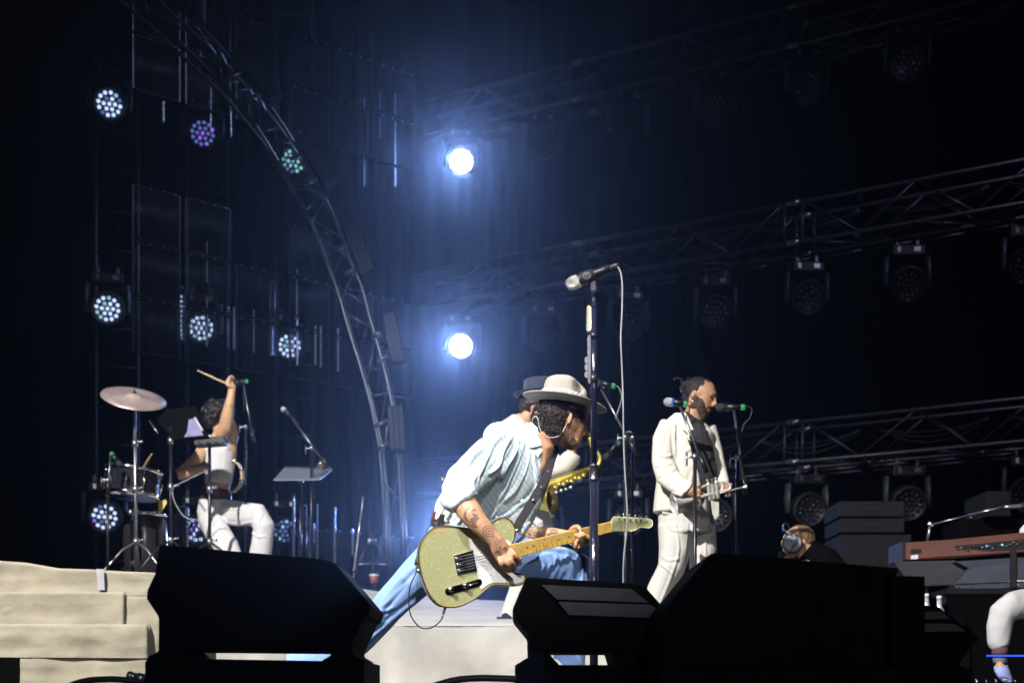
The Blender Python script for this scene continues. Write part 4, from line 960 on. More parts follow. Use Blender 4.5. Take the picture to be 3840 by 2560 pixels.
for y in (1349, 1376, 1404):
    mb = MB(); out = []
    for k in range(24):
        a = 2 * math.pi * k / 24; out.append(B(2200 + 9 * math.cos(a), y + 12.5 * math.sin(a), -.004))
    mb.prism(out, (0, 0.0012, 0)); pk = obj('pick', mb, pick_m, ph)
    cu = bpy.data.curves.new('pick_text', 'FONT'); cu.body = 'GIGANTE'; cu.size = 0.0058; cu.align_x = 'CENTER'; cu.align_y = 'CENTER'; cu.extrude = 0.0002
    to = bpy.data.objects.new('tmp', cu); C.objects.link(to); dg = bpy.context.evaluated_depsgraph_get(); me = bpy.data.meshes.new_from_object(to.evaluated_get(dg)); bpy.data.objects.remove(to)
    me.transform(Matrix.Translation(B(2200, y, -.0046)) @ Matrix.Rotation(R(90), 4, 'Y') @ Matrix.Rotation(R(0), 4, 'Z') @ Matrix.Rotation(R(90), 4, 'X') if False else Matrix.Translation(B(2200, y, -.0046)) @ Matrix(((0, -1, 0, 0), (0, 0, -1, 0), (1, 0, 0, 0), (0, 0, 0, 1))))
    link('lettering', me, txt_m, pk)
hm = thing('harmonica', B(2208, 1196), 'small harmonica with tan wooden comb fixed upright near the top of the tall stand', 'harmonica')
mb = MB(); mb.box(B(2207, 1196), 0.0085, 0.024, sm(97)); obj('comb', mb, M('tan_wood', (0.62, 0.36, 0.16), 0.6, scale=60), hm, 0.001)
mb = MB(); mb.box(B(2200.5, 1196), 0.0045, 0.022, sm(86)); obj('cover_plate', mb, M('dark_plate', (0.08, 0.07, 0.08), 0.25, 0.8), hm, 0.001)
mb = MB(); mb.box(B(2213.5, 1196), 0.0045, 0.022, sm(86)); obj('cover_plate', mb, chrome, hm, 0.001)
# microphone with silver grille
mic = thing('microphone', B(2226, 1050), 'handheld microphone with bright silver mesh head clipped on top of the tall stand', 'microphone')
axd = (B(2300, 999) - B(2146, 1062)).normalized()
mesh_m = M('silver_mesh', (0.72, 0.70, 0.66), 0.3, 1.0, bump=1.0, bscale=330)
o = B(2134, 1067)
mb = MB(); mb.lathe(o - axd * 0.012, axd, [(0, .006), (.003, .014), (.009, .0205), (.018, .0245), (.030, .0262), (.040, .0262), (.050, .025)], 28); obj('grille', mb, mesh_m, mic)
mb = MB(); mb.lathe(o + axd * .037, axd, [(0, .024), (.003, .0268), (.006, .0268), (.008, .023)], 28); obj('grille_ring', mb, chrome, mic)
mb = MB(); mb.lathe(o + axd * .042, axd, [(0, .0235), (.02, .0225), (.05, .0195), (.10, .0165), (.128, .0155), (.13, .012)], 24); obj('handle', mb, black_plastic, mic)
mb = MB(); mb.lathe(o + axd * .052, axd, [(0, .0235), (.0, .0262), (.052, .0235), (.052, .02)], 24); cl = obj('clip', mb, M('clip_rubber', (0.02, 0.02, 0.022), 0.5), mic)
mb = MB(); q = [B(2201 + 13 * math.cos(a) - 1.5 * math.sin(a), 1034 + 11 * math.sin(a), -.026) for a in [2 * math.pi * k / 20 for k in range(20)]]; mb.tube(q, 0.0012, 6, False, True); obj('clip_oval', mb, M('clip_edge', (0.2, 0.2, 0.22), 0.4), cl)
mb = MB(); mb.lathe(o + axd * .165, axd, [(-.004, .009), (0, .0115), (.004, .0115), (.006, .0095), (.034, .009), (.045, .005)], 16); obj('connector', mb, dull_steel, mic)
cable('microphone_cable', [o + axd * .205, B(2306, 997), B(2318, 1003), B(2328, 1024), B(2333, 1060), B(2334, 1100), B(2332, 1180), B(2328, 1270), B(2332, 1370), B(2336, 1480), B(2338, 1600), B(2341, 1720), B(2348, 1840), B(2352, 1920), B(2349, 2000), B(2340, 2080), B(2337, 2180), B(2344, 2350), B(2320, 2560), B(2290, 2668)], 0.0034, grey_cable, 'grey cable falling from the silver headed microphone to the floor')
# ------------------------------------------------------------------ trumpet player
def secs(mb, D0, lst, n=18, cdep=Vector((0, 1, 0))):
    return mb.loft([(P(x, y, D0 + d), S(w, D0), S(h, D0)) for x, y, d, w, h in lst], n, cdep)
suit_m = M('cream_suit_cloth', (0.64, 0.61, 0.54), 0.85, var=0.05, bump=0.15, bscale=120, spec=0.2)
skin2 = M('brown_skin', (0.36, 0.19, 0.11), 0.5, var=0.12, bump=0.1)
skin3 = M('fair_skin', (0.55, 0.34, 0.20), 0.5, var=0.08)
hair2 = M('black_hair', (0.014, 0.010, 0.009), 0.45, var=0.5, scale=70, bump=0.8, bscale=160)
white_cloth = M('white_cloth', (0.62, 0.61, 0.62), 0.8, var=0.05, spec=0.2)
def human_head(mb, D, cx, cy, hh, face=1, yaw=0.0, tilt=0.0, r=1.0):
    """head in side/three-quarter view: centre, full head height in photo px, face = +1 looks right; returns nothing"""
    s = S(hh, D); c = P(cx, cy, D); rt = Matrix.Rotation(tilt, 3, 'Y') @ Matrix.Rotation(yaw, 3, 'Z')
    f = lambda x, y, z: c + rt @ Vector((x * face * s, y * s, z * s))
    mb.ell(f(-.06, 0, .12), (s * .40, s * .33, s * .38), rt, 24, 16)
    mb.loft([(f(.08, 0, .15), s * .30, s * .29), (f(.14, 0, -.08), s * .24, s * .26), (f(.18, 0, -.28), s * .17, s * .20), (f(.2, 0, -.42), s * .11, s * .13)], 18, rt @ Vector((0, 1, 0)))
    mb.loft([(f(-.10, 0, -.1), s * .2, s * .24), (f(.10, 0, -.32), s * .14, s * .20), (f(.24, 0, -.38), s * .09, s * .11)], 16, rt @ Vector((0, 1, 0)))
    mb.tube([f(.35, 0, .10), f(.41, 0, -.02), f(.44, 0, -.09)], [s * .035, s * .045, s * .055], 10)
    mb.ell(f(.40, 0, -.11), (s * .06, s * .075, s * .04), rt, 12, 8)
    mb.ell(f(.33, 0, .13), (s * .06, s * .2, s * .035), rt, 12, 8)
    for z in (-.21, -.26): mb.ell(f(.33, 0, z), (s * .055, s * .09, s * .024), rt, 12, 8)
    mb.ell(f(.28, 0, -.40), (s * .08, s * .09, s * .07), rt, 12, 8)
    for y in (-1, 1): mb.ell(f(-.06, y * .33, -.03), (s * .06, s * .035, s * .11), rt, 12, 8)
    return f, s
def eyes(D, f, s, parent, lids=True):
    em = M('eye_dark', (0.02, 0.015, 0.012), 0.2)
    for y in (-.13, .13):
        mb = MB(); mb.ell(f(.335, y, .045), (s * .035, s * .05, s * .024), None, 10, 8); obj('eye', mb, em, parent)

TDp = 7.6
T = lambda x, y, d=0: P(x, y, TDp + d)
tp = thing('person', T(2560, 2650), 'bearded trumpet player in cream suit with black scarf and tied back hair, looking down', 'person', 'band members on stage')
body = MB(); secs(body, TDp, [(2570, 2000, 0, 80, 60), (2575, 1880, 0, 84, 62), (2580, 1760, 0, 92, 66), (2575, 1660, 0, 96, 66), (2575, 1600, 0, 84, 56), (2590, 1572, 0, 50, 40)])
secs(body, TDp, [(2585, 1600, 0, 44, 40), (2604, 1550, -.01, 36, 36), (2614, 1520, -.01, 36, 36)])
f1, s1 = human_head(body, TDp, 2628, 1494, 152, 1, R(-32), R(20))
secs(body, TDp, [(2505, 1600, -.03, 38, 36), (2480, 1680, -.06, 36, 34), (2480, 1745, -.10, 26, 26), (2522, 1796, -.20, 24, 22), (2590, 1838, -.28, 24, 22), (2612, 1846, -.29, 22, 14), (2628, 1850, -.29, 18, 12)])
def fing(mb, D, pts, r):
    q = crv([P(x, y, D + d) for x, y, d in pts], 3); mb.tube(q, r, 8); mb.ell(q[-1], r, None, 8, 6)
for k, (x, y) in enumerate(((2618, 1838), (2624, 1846), (2626, 1856), (2620, 1866))):
    fing(body, TDp, [(x - 14, y, -.29), (x + 6, y + 2, -.32), (x + 12, y + 16, -.31), (x + 6, y + 28, -.28)], 0.010)
fing(body, TDp, [(2605, 1836, -.28), (2622, 1824, -.27), (2640, 1826, -.25)], 0.011)
secs(body, TDp, [(2640, 1610, .05, 34, 34), (2672, 1700, .02, 30, 30), (2690, 1770, -.05, 27, 27), (2712, 1826, -.16, 20, 20), (2722, 1832, -.2, 20, 14), (2732, 1830, -.22, 18, 12)])
for k in range(4):
    fing(body, TDp, [(2722 + 3 * k, 1812 + 10 * k, -.2), (2742 - k, 1816 + 12 * k, -.24), (2736, 1822 + 12 * k, -.28), (2720, 1822 + 12 * k, -.27)], 0.0095)
secs(body, TDp, [(2545, 1980, 0, 48, 44), (2528, 2080, -.02, 40, 38), (2514, 2130, -.02, 34, 34), (2474, 2215, .02, 30, 30), (2438, 2315, .06, 26, 26), (2410, 2425, .10, 24, 24), (2398, 2570, .14, 22, 24)])
secs(body, TDp, [(2630, 1980, .06, 46, 44), (2640, 2110, .05, 40, 40), (2620, 2230, .05, 33, 34), (2625, 2400, .05, 27, 28), (2640, 2580, .05, 22, 24)])
bo = fuse('body', body, skin2, tp, 0.0062, 3)
eyes(TDp, f1, s1, bo)
jk = MB()
secs(jk, TDp, [(2556, 1925, .0, 106, 80), (2560, 1860, 0, 104, 82), (2566, 1780, 0, 100, 80), (2572, 1700, 0, 106, 80), (2574, 1630, 0, 104, 74), (2570, 1590, 0, 80, 60), (2578, 1566, 0, 50, 46)])
secs(jk, TDp, [(2520, 1592, -.03, 44, 44), (2494, 1650, -.06, 45, 42), (2486, 1730, -.09, 41, 40), (2504, 1786, -.15, 41, 38), (2545, 1820, -.22, 36, 34), (2576, 1838, -.27, 34, 32)])
secs(jk, TDp, [(2644, 1605, .06, 40, 42), (2672, 1690, .03, 36, 38), (2692, 1770, -.04, 32, 34), (2706, 1812, -.12, 28, 28)])
tp_folds = folds(7.5, [([(2530, 1590), (2528, 1650), (2532, 1720)], 6, .0080), ([(2455, 1700), (2490, 1712), (2520, 1706)], 6, .0070), ([(2458, 1745), (2490, 1750), (2515, 1738)], 6, .0080), ([(2465, 1785), (2500, 1778), (2530, 1762)], 6, .0070),
    ([(2500, 1815), (2530, 1800), (2560, 1795)], 5, .0050), ([(2500, 1590), (2480, 1650), (2466, 1700)], 8, .0045), ([(2560, 1700), (2590, 1680), (2612, 1672)], 7, .0050), ([(2490, 1860), (2530, 1850), (2570, 1862)], 6, .0040), ([(2600, 1760), (2580, 1840), (2560, 1900)], 7, .0045), ([(2668, 1690), (2690, 1740), (2700, 1790)], 5, .0040)])
tp_tr_folds = folds(7.5, [([(2530, 1960), (2545, 2060), (2512, 2170), (2470, 2270)], 5, .0065), ([(2590, 1950), (2582, 2040), (2575, 2090)], 6, -.0080), ([(2480, 2080), (2510, 2100), (2550, 2090)], 6, .0050), ([(2640, 1980), (2645, 2080), (2625, 2180)], 5, .0060), ([(2500, 1950), (2520, 1985), (2560, 1990)], 6, .0040), ([(2630, 1990), (2660, 2010), (2680, 2000)], 5, .0045), ([(2470, 2110), (2500, 2130), (2520, 2150)], 5, .0050)])
def jd(co): return tp_folds(co) + ridge(co, Vector((0.3, 0, 1)), 5.5, 3.0, 0.6) * 0.006 + 0.005 * math.exp(-((co - T(2486, 1752, -.14)).length / 0.13) ** 2) * ridge(co, Vector((1, 0, -0.6)), 13, 2.0)
jo = fuse('jacket', jk, suit_m, tp, 0.007, 3, jd)
def plate(name, pts, m, parent, th=0.006, dfn=T):
    mb = MB(); mb.prism([dfn(*p) for p in pts], (0, th, 0)); return obj(name, mb, m, parent, 0.002)
# open front: scarf, lapels, front panels
sc = MB(); secs(sc, TDp, [(2600, 1596, -.11, 30, 14), (2616, 1630, -.135, 40, 14), (2640, 1700, -.14, 38, 14), (2654, 1770, -.14, 34, 14), (2662, 1840, -.13, 30, 12)], 14)
secs(sc, TDp, [(2562, 1556, -.04, 20, 34), (2590, 1584, -.08, 22, 34), (2632, 1604, -.06, 18, 30)], 14)
fuse('scarf', sc, M('black_scarf', (0.015, 0.014, 0.016), 0.8, bump=0.5), tp, 0.006, 2, lambda c: 0.006 * ridge(c, Vector((0.2, 0, 1)), 22, 1.0))
plate('lapel', [(2552, 1534, -.12), (2576, 1552, -.13), (2606, 1622, -.145), (2620, 1690, -.15), (2600, 1660, -.15), (2572, 1640, -.15), (2580, 1624, -.145), (2556, 1604, -.13)], suit_m, jo)
plate('lapel', [(2664, 1650, -.10), (2682, 1700, -.09), (2692, 1790, -.08), (2678, 1790, -.10), (2668, 1720, -.11)], suit_m, jo)
plate('front_panel', [(2662, 1840, -.10), (2696, 1845, -.08), (2697, 1940, -.08), (2684, 1954, -.08), (2672, 1925, -.09)], suit_m, jo, 0.012)
fp = MB(); secs(fp, TDp, [(2560, 1905, -.075, 90, 14), (2552, 1930, -.07, 70, 12), (2556, 1944, -.06, 30, 8)], 16); fuse('front_hem', fp, suit_m, jo, 0.006, 2)
plate('pocket_flap', [(2528, 1888, -.145), (2580, 1880, -.15), (2582, 1892, -.15), (2530, 1900, -.145)], suit_m, jo, 0.004)
mb = MB(); mb.lathe(T(2630, 1826, -.15), (0, -1, 0), [(0, .008), (.004, .008), (.005, .003)], 12); obj('button', mb, suit_m, jo)
tr = MB()
secs(tr, TDp, [(2562, 1900, 0, 94, 70), (2566, 1960, 0, 96, 72), (2568, 2000, 0, 100, 72)])
secs(tr, TDp, [(2532, 1970, -.01, 64, 62), (2530, 2060, -.02, 58, 58), (2516, 2130, -.02, 50, 54), (2476, 2210, .02, 46, 50), (2440, 2310, .06, 42, 46), (2412, 2420, .10, 40, 42), (2398, 2560, .14, 40, 40), (2394, 2620, .15, 40, 40)])
secs(tr, TDp, [(2632, 1970, .06, 54, 54), (2636, 2060, .05, 50, 52), (2630, 2150, .05, 44, 48), (2624, 2260, .05, 40, 44), (2630, 2400, .05, 38, 42), (2640, 2560, .05, 38, 40), (2642, 2620, .05, 38, 40)])
suit_tr = M('cream_trouser_cloth', (0.58, 0.56, 0.52), 0.85, var=0.04, spec=0.2)
fuse('trousers', tr, suit_tr, tp, 0.007, 4, lambda c: tp_tr_folds(c) + 0.005 * ridge(c, Vector((0.15, 0, 1)), 6, 4.0) + .003 * noise.noise(c * 9))
for x, d in ((2385, .1), (2650, .0)):
    mb = MB(); secs(mb, TDp, [(x, 2610, d, 24, 26), (x + 10, 2634, d, 30, 28), (x + 50, 2642, d - .02, 24, 24), (x + 70, 2645, d - .03, 14, 16)]); fuse('shoe', mb, M('white_shoe', (0.6, 0.6, 0.6), 0.4), tp, 0.007, 2)
hb = MB(); s = s1
hb.ell(f1(-.10, 0, .17), (s * .41, s * .345, s * .36), Matrix.Rotation(R(14), 3, 'Y')); hb.ell(f1(-.42, 0, .20), (s * .22, s * .2, s * .2)); hb.ell(f1(-.3, 0, -.1), (s * .18, s * .25, s * .2));
ho = fuse('hair', hb, hair2, tp, 0.006, 1, lambda c: 0.004 * noise.noise(c * 55))
mb = MB(); rn = random.Random(5)
for k in range(14):
    a = f1(-.40 + rn.gauss(0, .12), rn.gauss(0, .15), .25 + rn.gauss(0, .1)); mb.tube(crv([a, a + Vector((rn.gauss(-.015, .01), -.01, rn.gauss(.01, .01))), a + Vector((rn.gauss(-.03, .012), -.015, rn.gauss(-.015, .015)))], 3), 0.005, 6)
obj('locks', mb, hair2, ho)
bd = MB(); bd.ell(f1(.05, -.275, -.15), (s * .07, s * .05, s * .13)); bd.ell(f1(.05, -.23, -.28), (s * .14, s * .08, s * .10)); bd.loft([(f1(.0, 0, -.06), s * .09, s * .33), (f1(.04, 0, -.20), s * .20, s * .33), (f1(.12, 0, -.34), s * .19, s * .27), (f1(.20, 0, -.40), s * .14, s * .2), (f1(.26, 0, -.52), s * .09, s * .12)], 16); bd.loft([(f1(.34, -.12, -.2), s * .03, s * .03), (f1(.38, 0, -.17), s * .035, s * .06), (f1(.34, .12, -.2), s * .03, s * .03)], 10)
fuse('beard', bd, M('black_beard', (0.045, 0.028, 0.02), 0.85, var=0.5, scale=140, bump=0.8), tp, 0.0055, 2, lambda c: 0.0015 * noise.noise(c * 80))
mb = MB(); mb.tube([f1(-.06, -.37, -.16) + Vector((.010 * math.cos(a), 0, .010 * math.sin(a) - .01)) for a in [2 * math.pi * k / 14 for k in range(14)]], .0015, 5, False, True); obj('earring', mb, chrome, bo)

silver = M('silver_plate', (0.82, 0.80, 0.74), 0.35, 0.6, var=0.05)
trp = thing('trumpet', T(2640, 1840, -.34), 'silver trumpet held low in both hands by the trumpet player, bell to the left', 'trumpet')
q0, q1 = T(2526, 1893, -.38), T(2700, 1842, -.34); ax = (q1 - q0).normalized()
mb = MB(); mb.lathe(q0, ax, [(0, .060), (.002, .0615), (.012, .046), (.03, .030), (.06, .018), (.11, .011), (.2, .008), (.24, .0068)], 28, False); obj('bell', mb, silver, trp)
mb = MB(); mb.tube([q0 + ax * .24, q1 - ax * .02], .0068, 10); mb.tube(crv([q1 - ax * .02, q1 + Vector((.012, 0, .012)), q1 + Vector((.008, 0, .045)), q1 + Vector((-.03, 0, .052)), q1 - ax * .12 + Vector((0, 0, .05))]), .0062, 10); obj('tubing', mb, silver, trp)
lo = q0 + ax * .19 + Vector((0, 0, .045))
mb = MB(); mb.tube(crv([T(2668, 1812, -.34), T(2712, 1806, -.34), T(2735, 1815, -.34), T(2738, 1830, -.34), T(2722, 1838, -.34), T(2680, 1846, -.34), T(2640, 1856, -.34)]), .0062, 10); obj('slide', mb, silver, trp)
mb = MB(); mb.tube([T(2640, 1862, -.35), T(2790, 1826, -.33)], .0052, 10); obj('leadpipe', mb, silver, trp)
mb = MB(); mb.lathe(T(2778, 1829, -.33), (T(2790, 1826, -.33) - T(2640, 1862, -.35)), [(0, .005), (.01, .006), (.022, .009), (.03, .0125), (.032, .0125), (.030, .008)], 16); obj('mouthpiece', mb, silver, trp)
for k in range(3):
    x = 2660 + k * 15; y = 1842 - k * 4
    mb = MB(); mb.lathe(T(x + 4, y + 34, -.345), T(x - 6, y - 36, -.345) - T(x + 4, y + 34, -.345), [(0, .006), (.004, .0105), (.085, .0105), (.088, .0118), (.094, .0118), (.095, .003), (.110, .003), (.111, .008), (.114, .008)], 16); obj('valve', mb, silver, trp)

# ------------------------------------------------------------------ saxophone player
XD = 8.7
X = lambda x, y, d=0: P(x, y, XD + d)
xp = thing('person', X(1960, 2345), 'saxophone player in cream suit and dark blue hat, half hidden behind the bowed guitarist', 'person', 'band members on stage')
body = MB(); secs(body, XD, [(2010, 2010, 0, 54, 44), (1990, 1900, 0, 58, 46), (1960, 1780, 0, 64, 48), (1940, 1660, 0, 68, 48), (1945, 1600, 0, 60, 42), (1970, 1570, 0, 34, 30)])
secs(body, XD, [(1965, 1590, 0, 28, 28), (1985, 1550, 0, 26, 28)]); f2, s2 = human_head(body, XD, 2008, 1505, 118, 1, R(-15), R(0))
secs(body, XD, [(1990, 1610, -.1, 28, 28), (2050, 1720, -.2, 26, 26), (2105, 1760, -.3, 22, 22), (2140, 1700, -.34, 17, 18), (2150, 1670, -.34, 18, 12), (2152, 1652, -.34, 15, 10)])
for k in range(4): fing(body, XD, [(2140 + 8 * k, 1660, -.34), (2140 + 9 * k, 1640, -.36), (2148 + 9 * k, 1628, -.34), (2156 + 8 * k, 1640, -.32)], .009)
secs(body, XD, [(1900, 1610, -.05, 28, 28), (1895, 1720, -.15, 26, 26), (1940, 1810, -.28, 22, 22), (2010, 1830, -.34, 17, 16), (2030, 1830, -.35, 16, 12)])
for k in range(4): fing(body, XD, [(2025 + 6 * k, 1822, -.34), (2034 + 8 * k, 1812, -.40), (2046 + 8 * k, 1806, -.40)], .009)
secs(body, XD, [(1990, 2000, -.02, 36, 34), (1965, 2160, -.1, 28, 28), (1925, 2280, -.1, 20, 20), (1908, 2335, -.1, 17, 18)]); secs(body, XD, [(2035, 2000, .04, 36, 34), (2050, 2160, .1, 28, 28), (2060, 2290, .3, 20, 20)])
bo = fuse('body', body, skin3, xp, 0.008, 3)
jk = MB(); secs(jk, XD, [(2012, 1990, 0, 62, 54), (1996, 1900, 0, 66, 56), (1965, 1780, 0, 72, 56), (1938, 1670, 0, 82, 56), (1936, 1610, 0, 74, 48), (1958, 1578, 0, 40, 36)])
secs(jk, XD, [(1895, 1610, -.05, 34, 34), (1892, 1720, -.15, 33, 33), (1935, 1808, -.27, 29, 29), (1990, 1830, -.33, 26, 25)])
secs(jk, XD, [(1990, 1620, -.1, 36, 36), (2048, 1716, -.2, 38, 36), (2085, 1752, -.27, 40, 34), (2118, 1742, -.32, 36, 30), (2144, 1716, -.34, 32, 28), (2150, 1704, -.34, 27, 25)])
jo = fuse('jacket', jk, suit_m, xp, 0.008, 3, lambda c: ridge(c, Vector((0.2, 0, 1)), 6, 6.0) * 0.010)
for q in ([(2045, 1880, -.1, 16, 16), (2066, 1900, -.16, 17, 12), (2072, 1925, -.16, 13, 8), (2070, 1940, -.16, 7, 5)], [(1990, 1900, -.12, 30, 10), (2022, 1960, -.16, 18, 10), (2036, 2000, -.14, 6, 6)]):
    mb = MB(); secs(mb, XD, q); fuse('jacket_tail', mb, white_cloth, jo, 0.007, 2)
tr = MB(); secs(tr, XD, [(2006, 1930, 0, 62, 52), (2010, 2010, 0, 62, 52)]); secs(tr, XD, [(1988, 1990, -.02, 44, 42), (1966, 2140, -.08, 38, 38), (1942, 2230, -.08, 36, 34), (1915, 2300, -.08, 34, 32), (1908, 2322, -.08, 34, 32)])
secs(tr, XD, [(2034, 1990, .04, 42, 40), (2048, 2140, .1, 38, 38), (2062, 2290, .3, 32, 32)])
fuse('trousers', tr, suit_tr, xp, 0.008, 3, lambda c: ridge(c, Vector((0, 0, 1)), 7, 9.0) * 0.008)
for q in ([(1900, 2296, -.1, 18, 18), (1905, 2318, -.12, 26, 20), (1890, 2334, -.14, 36, 20), (1880, 2344, -.14, 30, 16)], [(2056, 2280, .3, 18, 18), (2066, 2306, .3, 28, 20), (2080, 2320, .3, 26, 16)]):
    mb = MB(); secs(mb, XD, q); fuse('shoe', mb, M('dark_shoe', (0.02, 0.022, 0.035), 0.3), xp, 0.006, 2)
hb = MB(); s = s2; hb.ell(f2(-.12, 0, .1), (s * .42, s * .37, s * .38)); hb.ell(f2(-.34, 0, -.18), (s * .2, s * .3, s * .3)); fuse('hair', hb, M('brown_hair', (0.035, 0.022, 0.02), 0.5), xp, 0.007, 1, lambda c: 0.010 * noise.noise(c * 40))
mb = MB(); hd2 = Vector((-.05, 0, 1)).normalized(); hc2 = X(2020, 1478); mb.lathe(hc2, hd2, [(0, .13), (.004, .165), (.008, .165), (.012, .10), (.03, .098), (.088, .092), (.10, .08), (.104, .02)], 32); obj('hat', mb, M('navy_hat', (0.025, 0.032, 0.06), 0.8, sheen=0.4), xp)
brass = M('lacquered_brass', (0.60, 0.48, 0.10), 0.36, 0.8, var=0.2, scale=40)
sx = thing('saxophone', X(2110, 1800, -.42), 'brass saxophone held nearly level behind the guitarist, dark bell open to the right', 'saxophone')
XS = lambda x, y, d=0: X(x, y, -.42 + d)
mb = MB(); mb.tube([XS(2010, 1838), XS(2060, 1818), XS(2140, 1786), XS(2208, 1762)], [S(22, XD), S(19, XD), S(15, XD), S(11, XD)], 16); mb.tube(crv([XS(2010, 1838), XS(1985, 1852), XS(1972, 1874), XS(1984, 1892), XS(2004, 1892)]), [S(22, XD)] * 24 + [S(24, XD)], 16); obj('body_tube', mb, brass, sx)
bx = Vector((0.86, -0.42, 0.02)).normalized()
mb = MB(); mb.lathe(XS(1996, 1880), bx, [(0, .042), (.05, .052), (.10, .066), (.125, .080), (.135, .092), (.138, .092), (.134, .082), (.10, .058), (.02, .040), (.0, .012)], 28); obj('bell', mb, brass, sx)
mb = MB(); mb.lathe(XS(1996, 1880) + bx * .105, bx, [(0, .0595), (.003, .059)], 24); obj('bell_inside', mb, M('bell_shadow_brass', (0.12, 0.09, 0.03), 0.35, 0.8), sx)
mb = MB(); mb.tube(crv([XS(2208, 1762), XS(2236, 1752), XS(2250, 1728), XS(2247, 1706), XS(2236, 1694), XS(2222, 1676), XS(2213, 1640)]), S(8.5, XD), 12); obj('crook', mb, brass, sx)
mb = MB(); mb.tube([XS(2214, 1645), XS(2211, 1618)], [S(7, XD), S(5, XD)], 10); obj('mouthpiece', mb, black_plastic, sx)
pearl = M('pearl_key', (0.8, 0.8, 0.72), 0.25)
for k in range(11):
    u = k / 10; q = XS(2040 + 150 * u, 1836 - 56 * u + (6 if k % 2 else 0), -.045)
    mb = MB(); mb.lathe(q, (0.2, -1, .35), [(0, S(8.5, XD)), (.006, S(9, XD)), (.008, S(4, XD))], 14); obj('key_cup', mb, brass, sx)
    q = XS(2050 + 90 * u, 1856 - 30 * u, -.03)
    if k % 2 == 0: mb = MB(); mb.ell(q, S(5.5, XD), None, 10, 8); obj('pearl_key', mb, pearl, sx)
mb = MB()
for a in (-8, 2, 10): mb.cyl(XS(2030, 1828 + a, -.045), XS(2195, 1762 + a, -.035), .003, n=6)
obj('key_rods', mb, brass, sx)

# ------------------------------------------------------------------ microphones on stands behind the singer
foam = M('mic_dark_mesh', (0.05, 0.05, 0.055), 0.5, 0.6, bump=0.8, bscale=300)
def boom_mic(D, label, labelm, head, tail, mount, lower, clampp, foot, grille_m_=foam, loop=None, size=1.0, band_at=0.86, base_z=0.0, ring=None):
    pp = lambda q: P(q[0], q[1], D)
    z0 = base_z; base = Vector((pp(foot).x, D, z0))
    st = thing('boom_stand', base, label, 'mic stand', 'boom microphone stands of the band')
    cpt = pp(clampp)
    mb = MB(); mb.cyl(Vector((cpt.x + (base.x - cpt.x) * 0.0, D, cpt.z)), Vector((cpt.x, D, z0 + .02)), .0105 * size); obj('pole', mb, black_steel, st)
    mb = MB(); mb.cyl(pp(mount), pp(lower), .0075 * size); obj('boom', mb, M('boom_steel', (0.18, 0.18, 0.2), 0.3, 0.9), st)
    dd = (pp(lower) - pp(mount)).normalized(); mb = MB(); mb.cyl(pp(lower) - dd * .10, pp(lower), .015 * size); obj('counterweight', mb, black_plastic, st)
    mb = MB(); mb.ell(cpt, .020 * size, None, 12, 8); mb.cyl(cpt, cpt + Vector((-.045, -.01, -.005)), .006, n=8); mb.cyl(cpt + Vector((-.045, -.01, .02)), cpt + Vector((-.045, -.01, -.05)), .005, n=8); obj('clamp', mb, dull_steel, st)
    for a in (20, 140, 260):
        mb = MB(); mb.cyl(Vector((cpt.x, D, z0 + .12)), Vector((cpt.x + .3 * math.cos(R(a)), D + .3 * math.sin(R(a)), z0 + .01)), .008, n=8); obj('leg', mb, black_steel, st)
    a, b_ = pp(head), pp(tail); ax = (b_ - a).normalized(); Lh = (b_ - a).length
    mc = thing('microphone', a.lerp(b_, .5), labelm, 'microphone', 'band microphones with green bands')
    r = .024 * size; mb = MB(); mb.lathe(a, ax, [(-r * .9, r * .35), (-r * .5, r * .85), (0, r), (r * .6, r * .95), (r * 1.0, r * .8)], 20); obj('grille', mb, grille_m_, mc)
    if ring: mb = MB(); mb.lathe(a, ax, [(r * .7, r * .95), (r * .75, r * 1.02), (r * 1.2, r * .98), (r * 1.25, r * .7)], 20); obj('ring', mb, ring, mc)
    mb = MB(); mb.lathe(a + ax * r, ax, [(0, r * .85), (Lh - r, r * .5)], 16); obj('handle', mb, black_plastic, mc)
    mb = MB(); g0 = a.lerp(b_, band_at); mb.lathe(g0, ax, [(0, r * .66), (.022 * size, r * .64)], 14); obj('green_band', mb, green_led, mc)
    mb = MB(); mb.cyl(a.lerp(b_, .55) - Vector((0, 0, .008)), pp(mount), .009 * size); obj('holder', mb, black_plastic, st)
    if loop: cable('microphone_cable', [b_] + [pp(q) for q in loop], .0032 * size, grey_cable if loop[0][0] < 2400 and loop[0][0] > 2280 else cable_mat, 'thin cable looping from ' + labelm[:44].rsplit(' ', 1)[0])
    return st
chrome_ball = M('pale_mic_mesh', (0.55, 0.56, 0.60), 0.4, 0.7, bump=0.8, bscale=300)
boom_mic(7.2, 'black boom stand crossing the trumpet player\'s cream jacket', 'silver headed microphone with blue ring, left of the trumpet player\'s chin', (2504, 1506), (2572, 1514), (2550, 1524), (2650, 1772), (2606, 1712), (2612, 2150),
         chrome_ball, [(2584, 1522), (2584, 1548), (2574, 1560), (2580, 1600), (2600, 1660)], 1.0, ring=glow('blue_ring', (0.1, 0.3, 1.0), 0.5))
boom_mic(7.9, 'black boom stand just right of the trumpet player', 'all dark microphone with green band, right of the trumpet player\'s face', (2700, 1528), (2790, 1526), (2752, 1536), (2796, 1850), (2766, 1716), (2768, 2080),
         foam, [(2806, 1524), (2820, 1534), (2812, 1566), (2790, 1590), (2782, 1620)], 1.1)
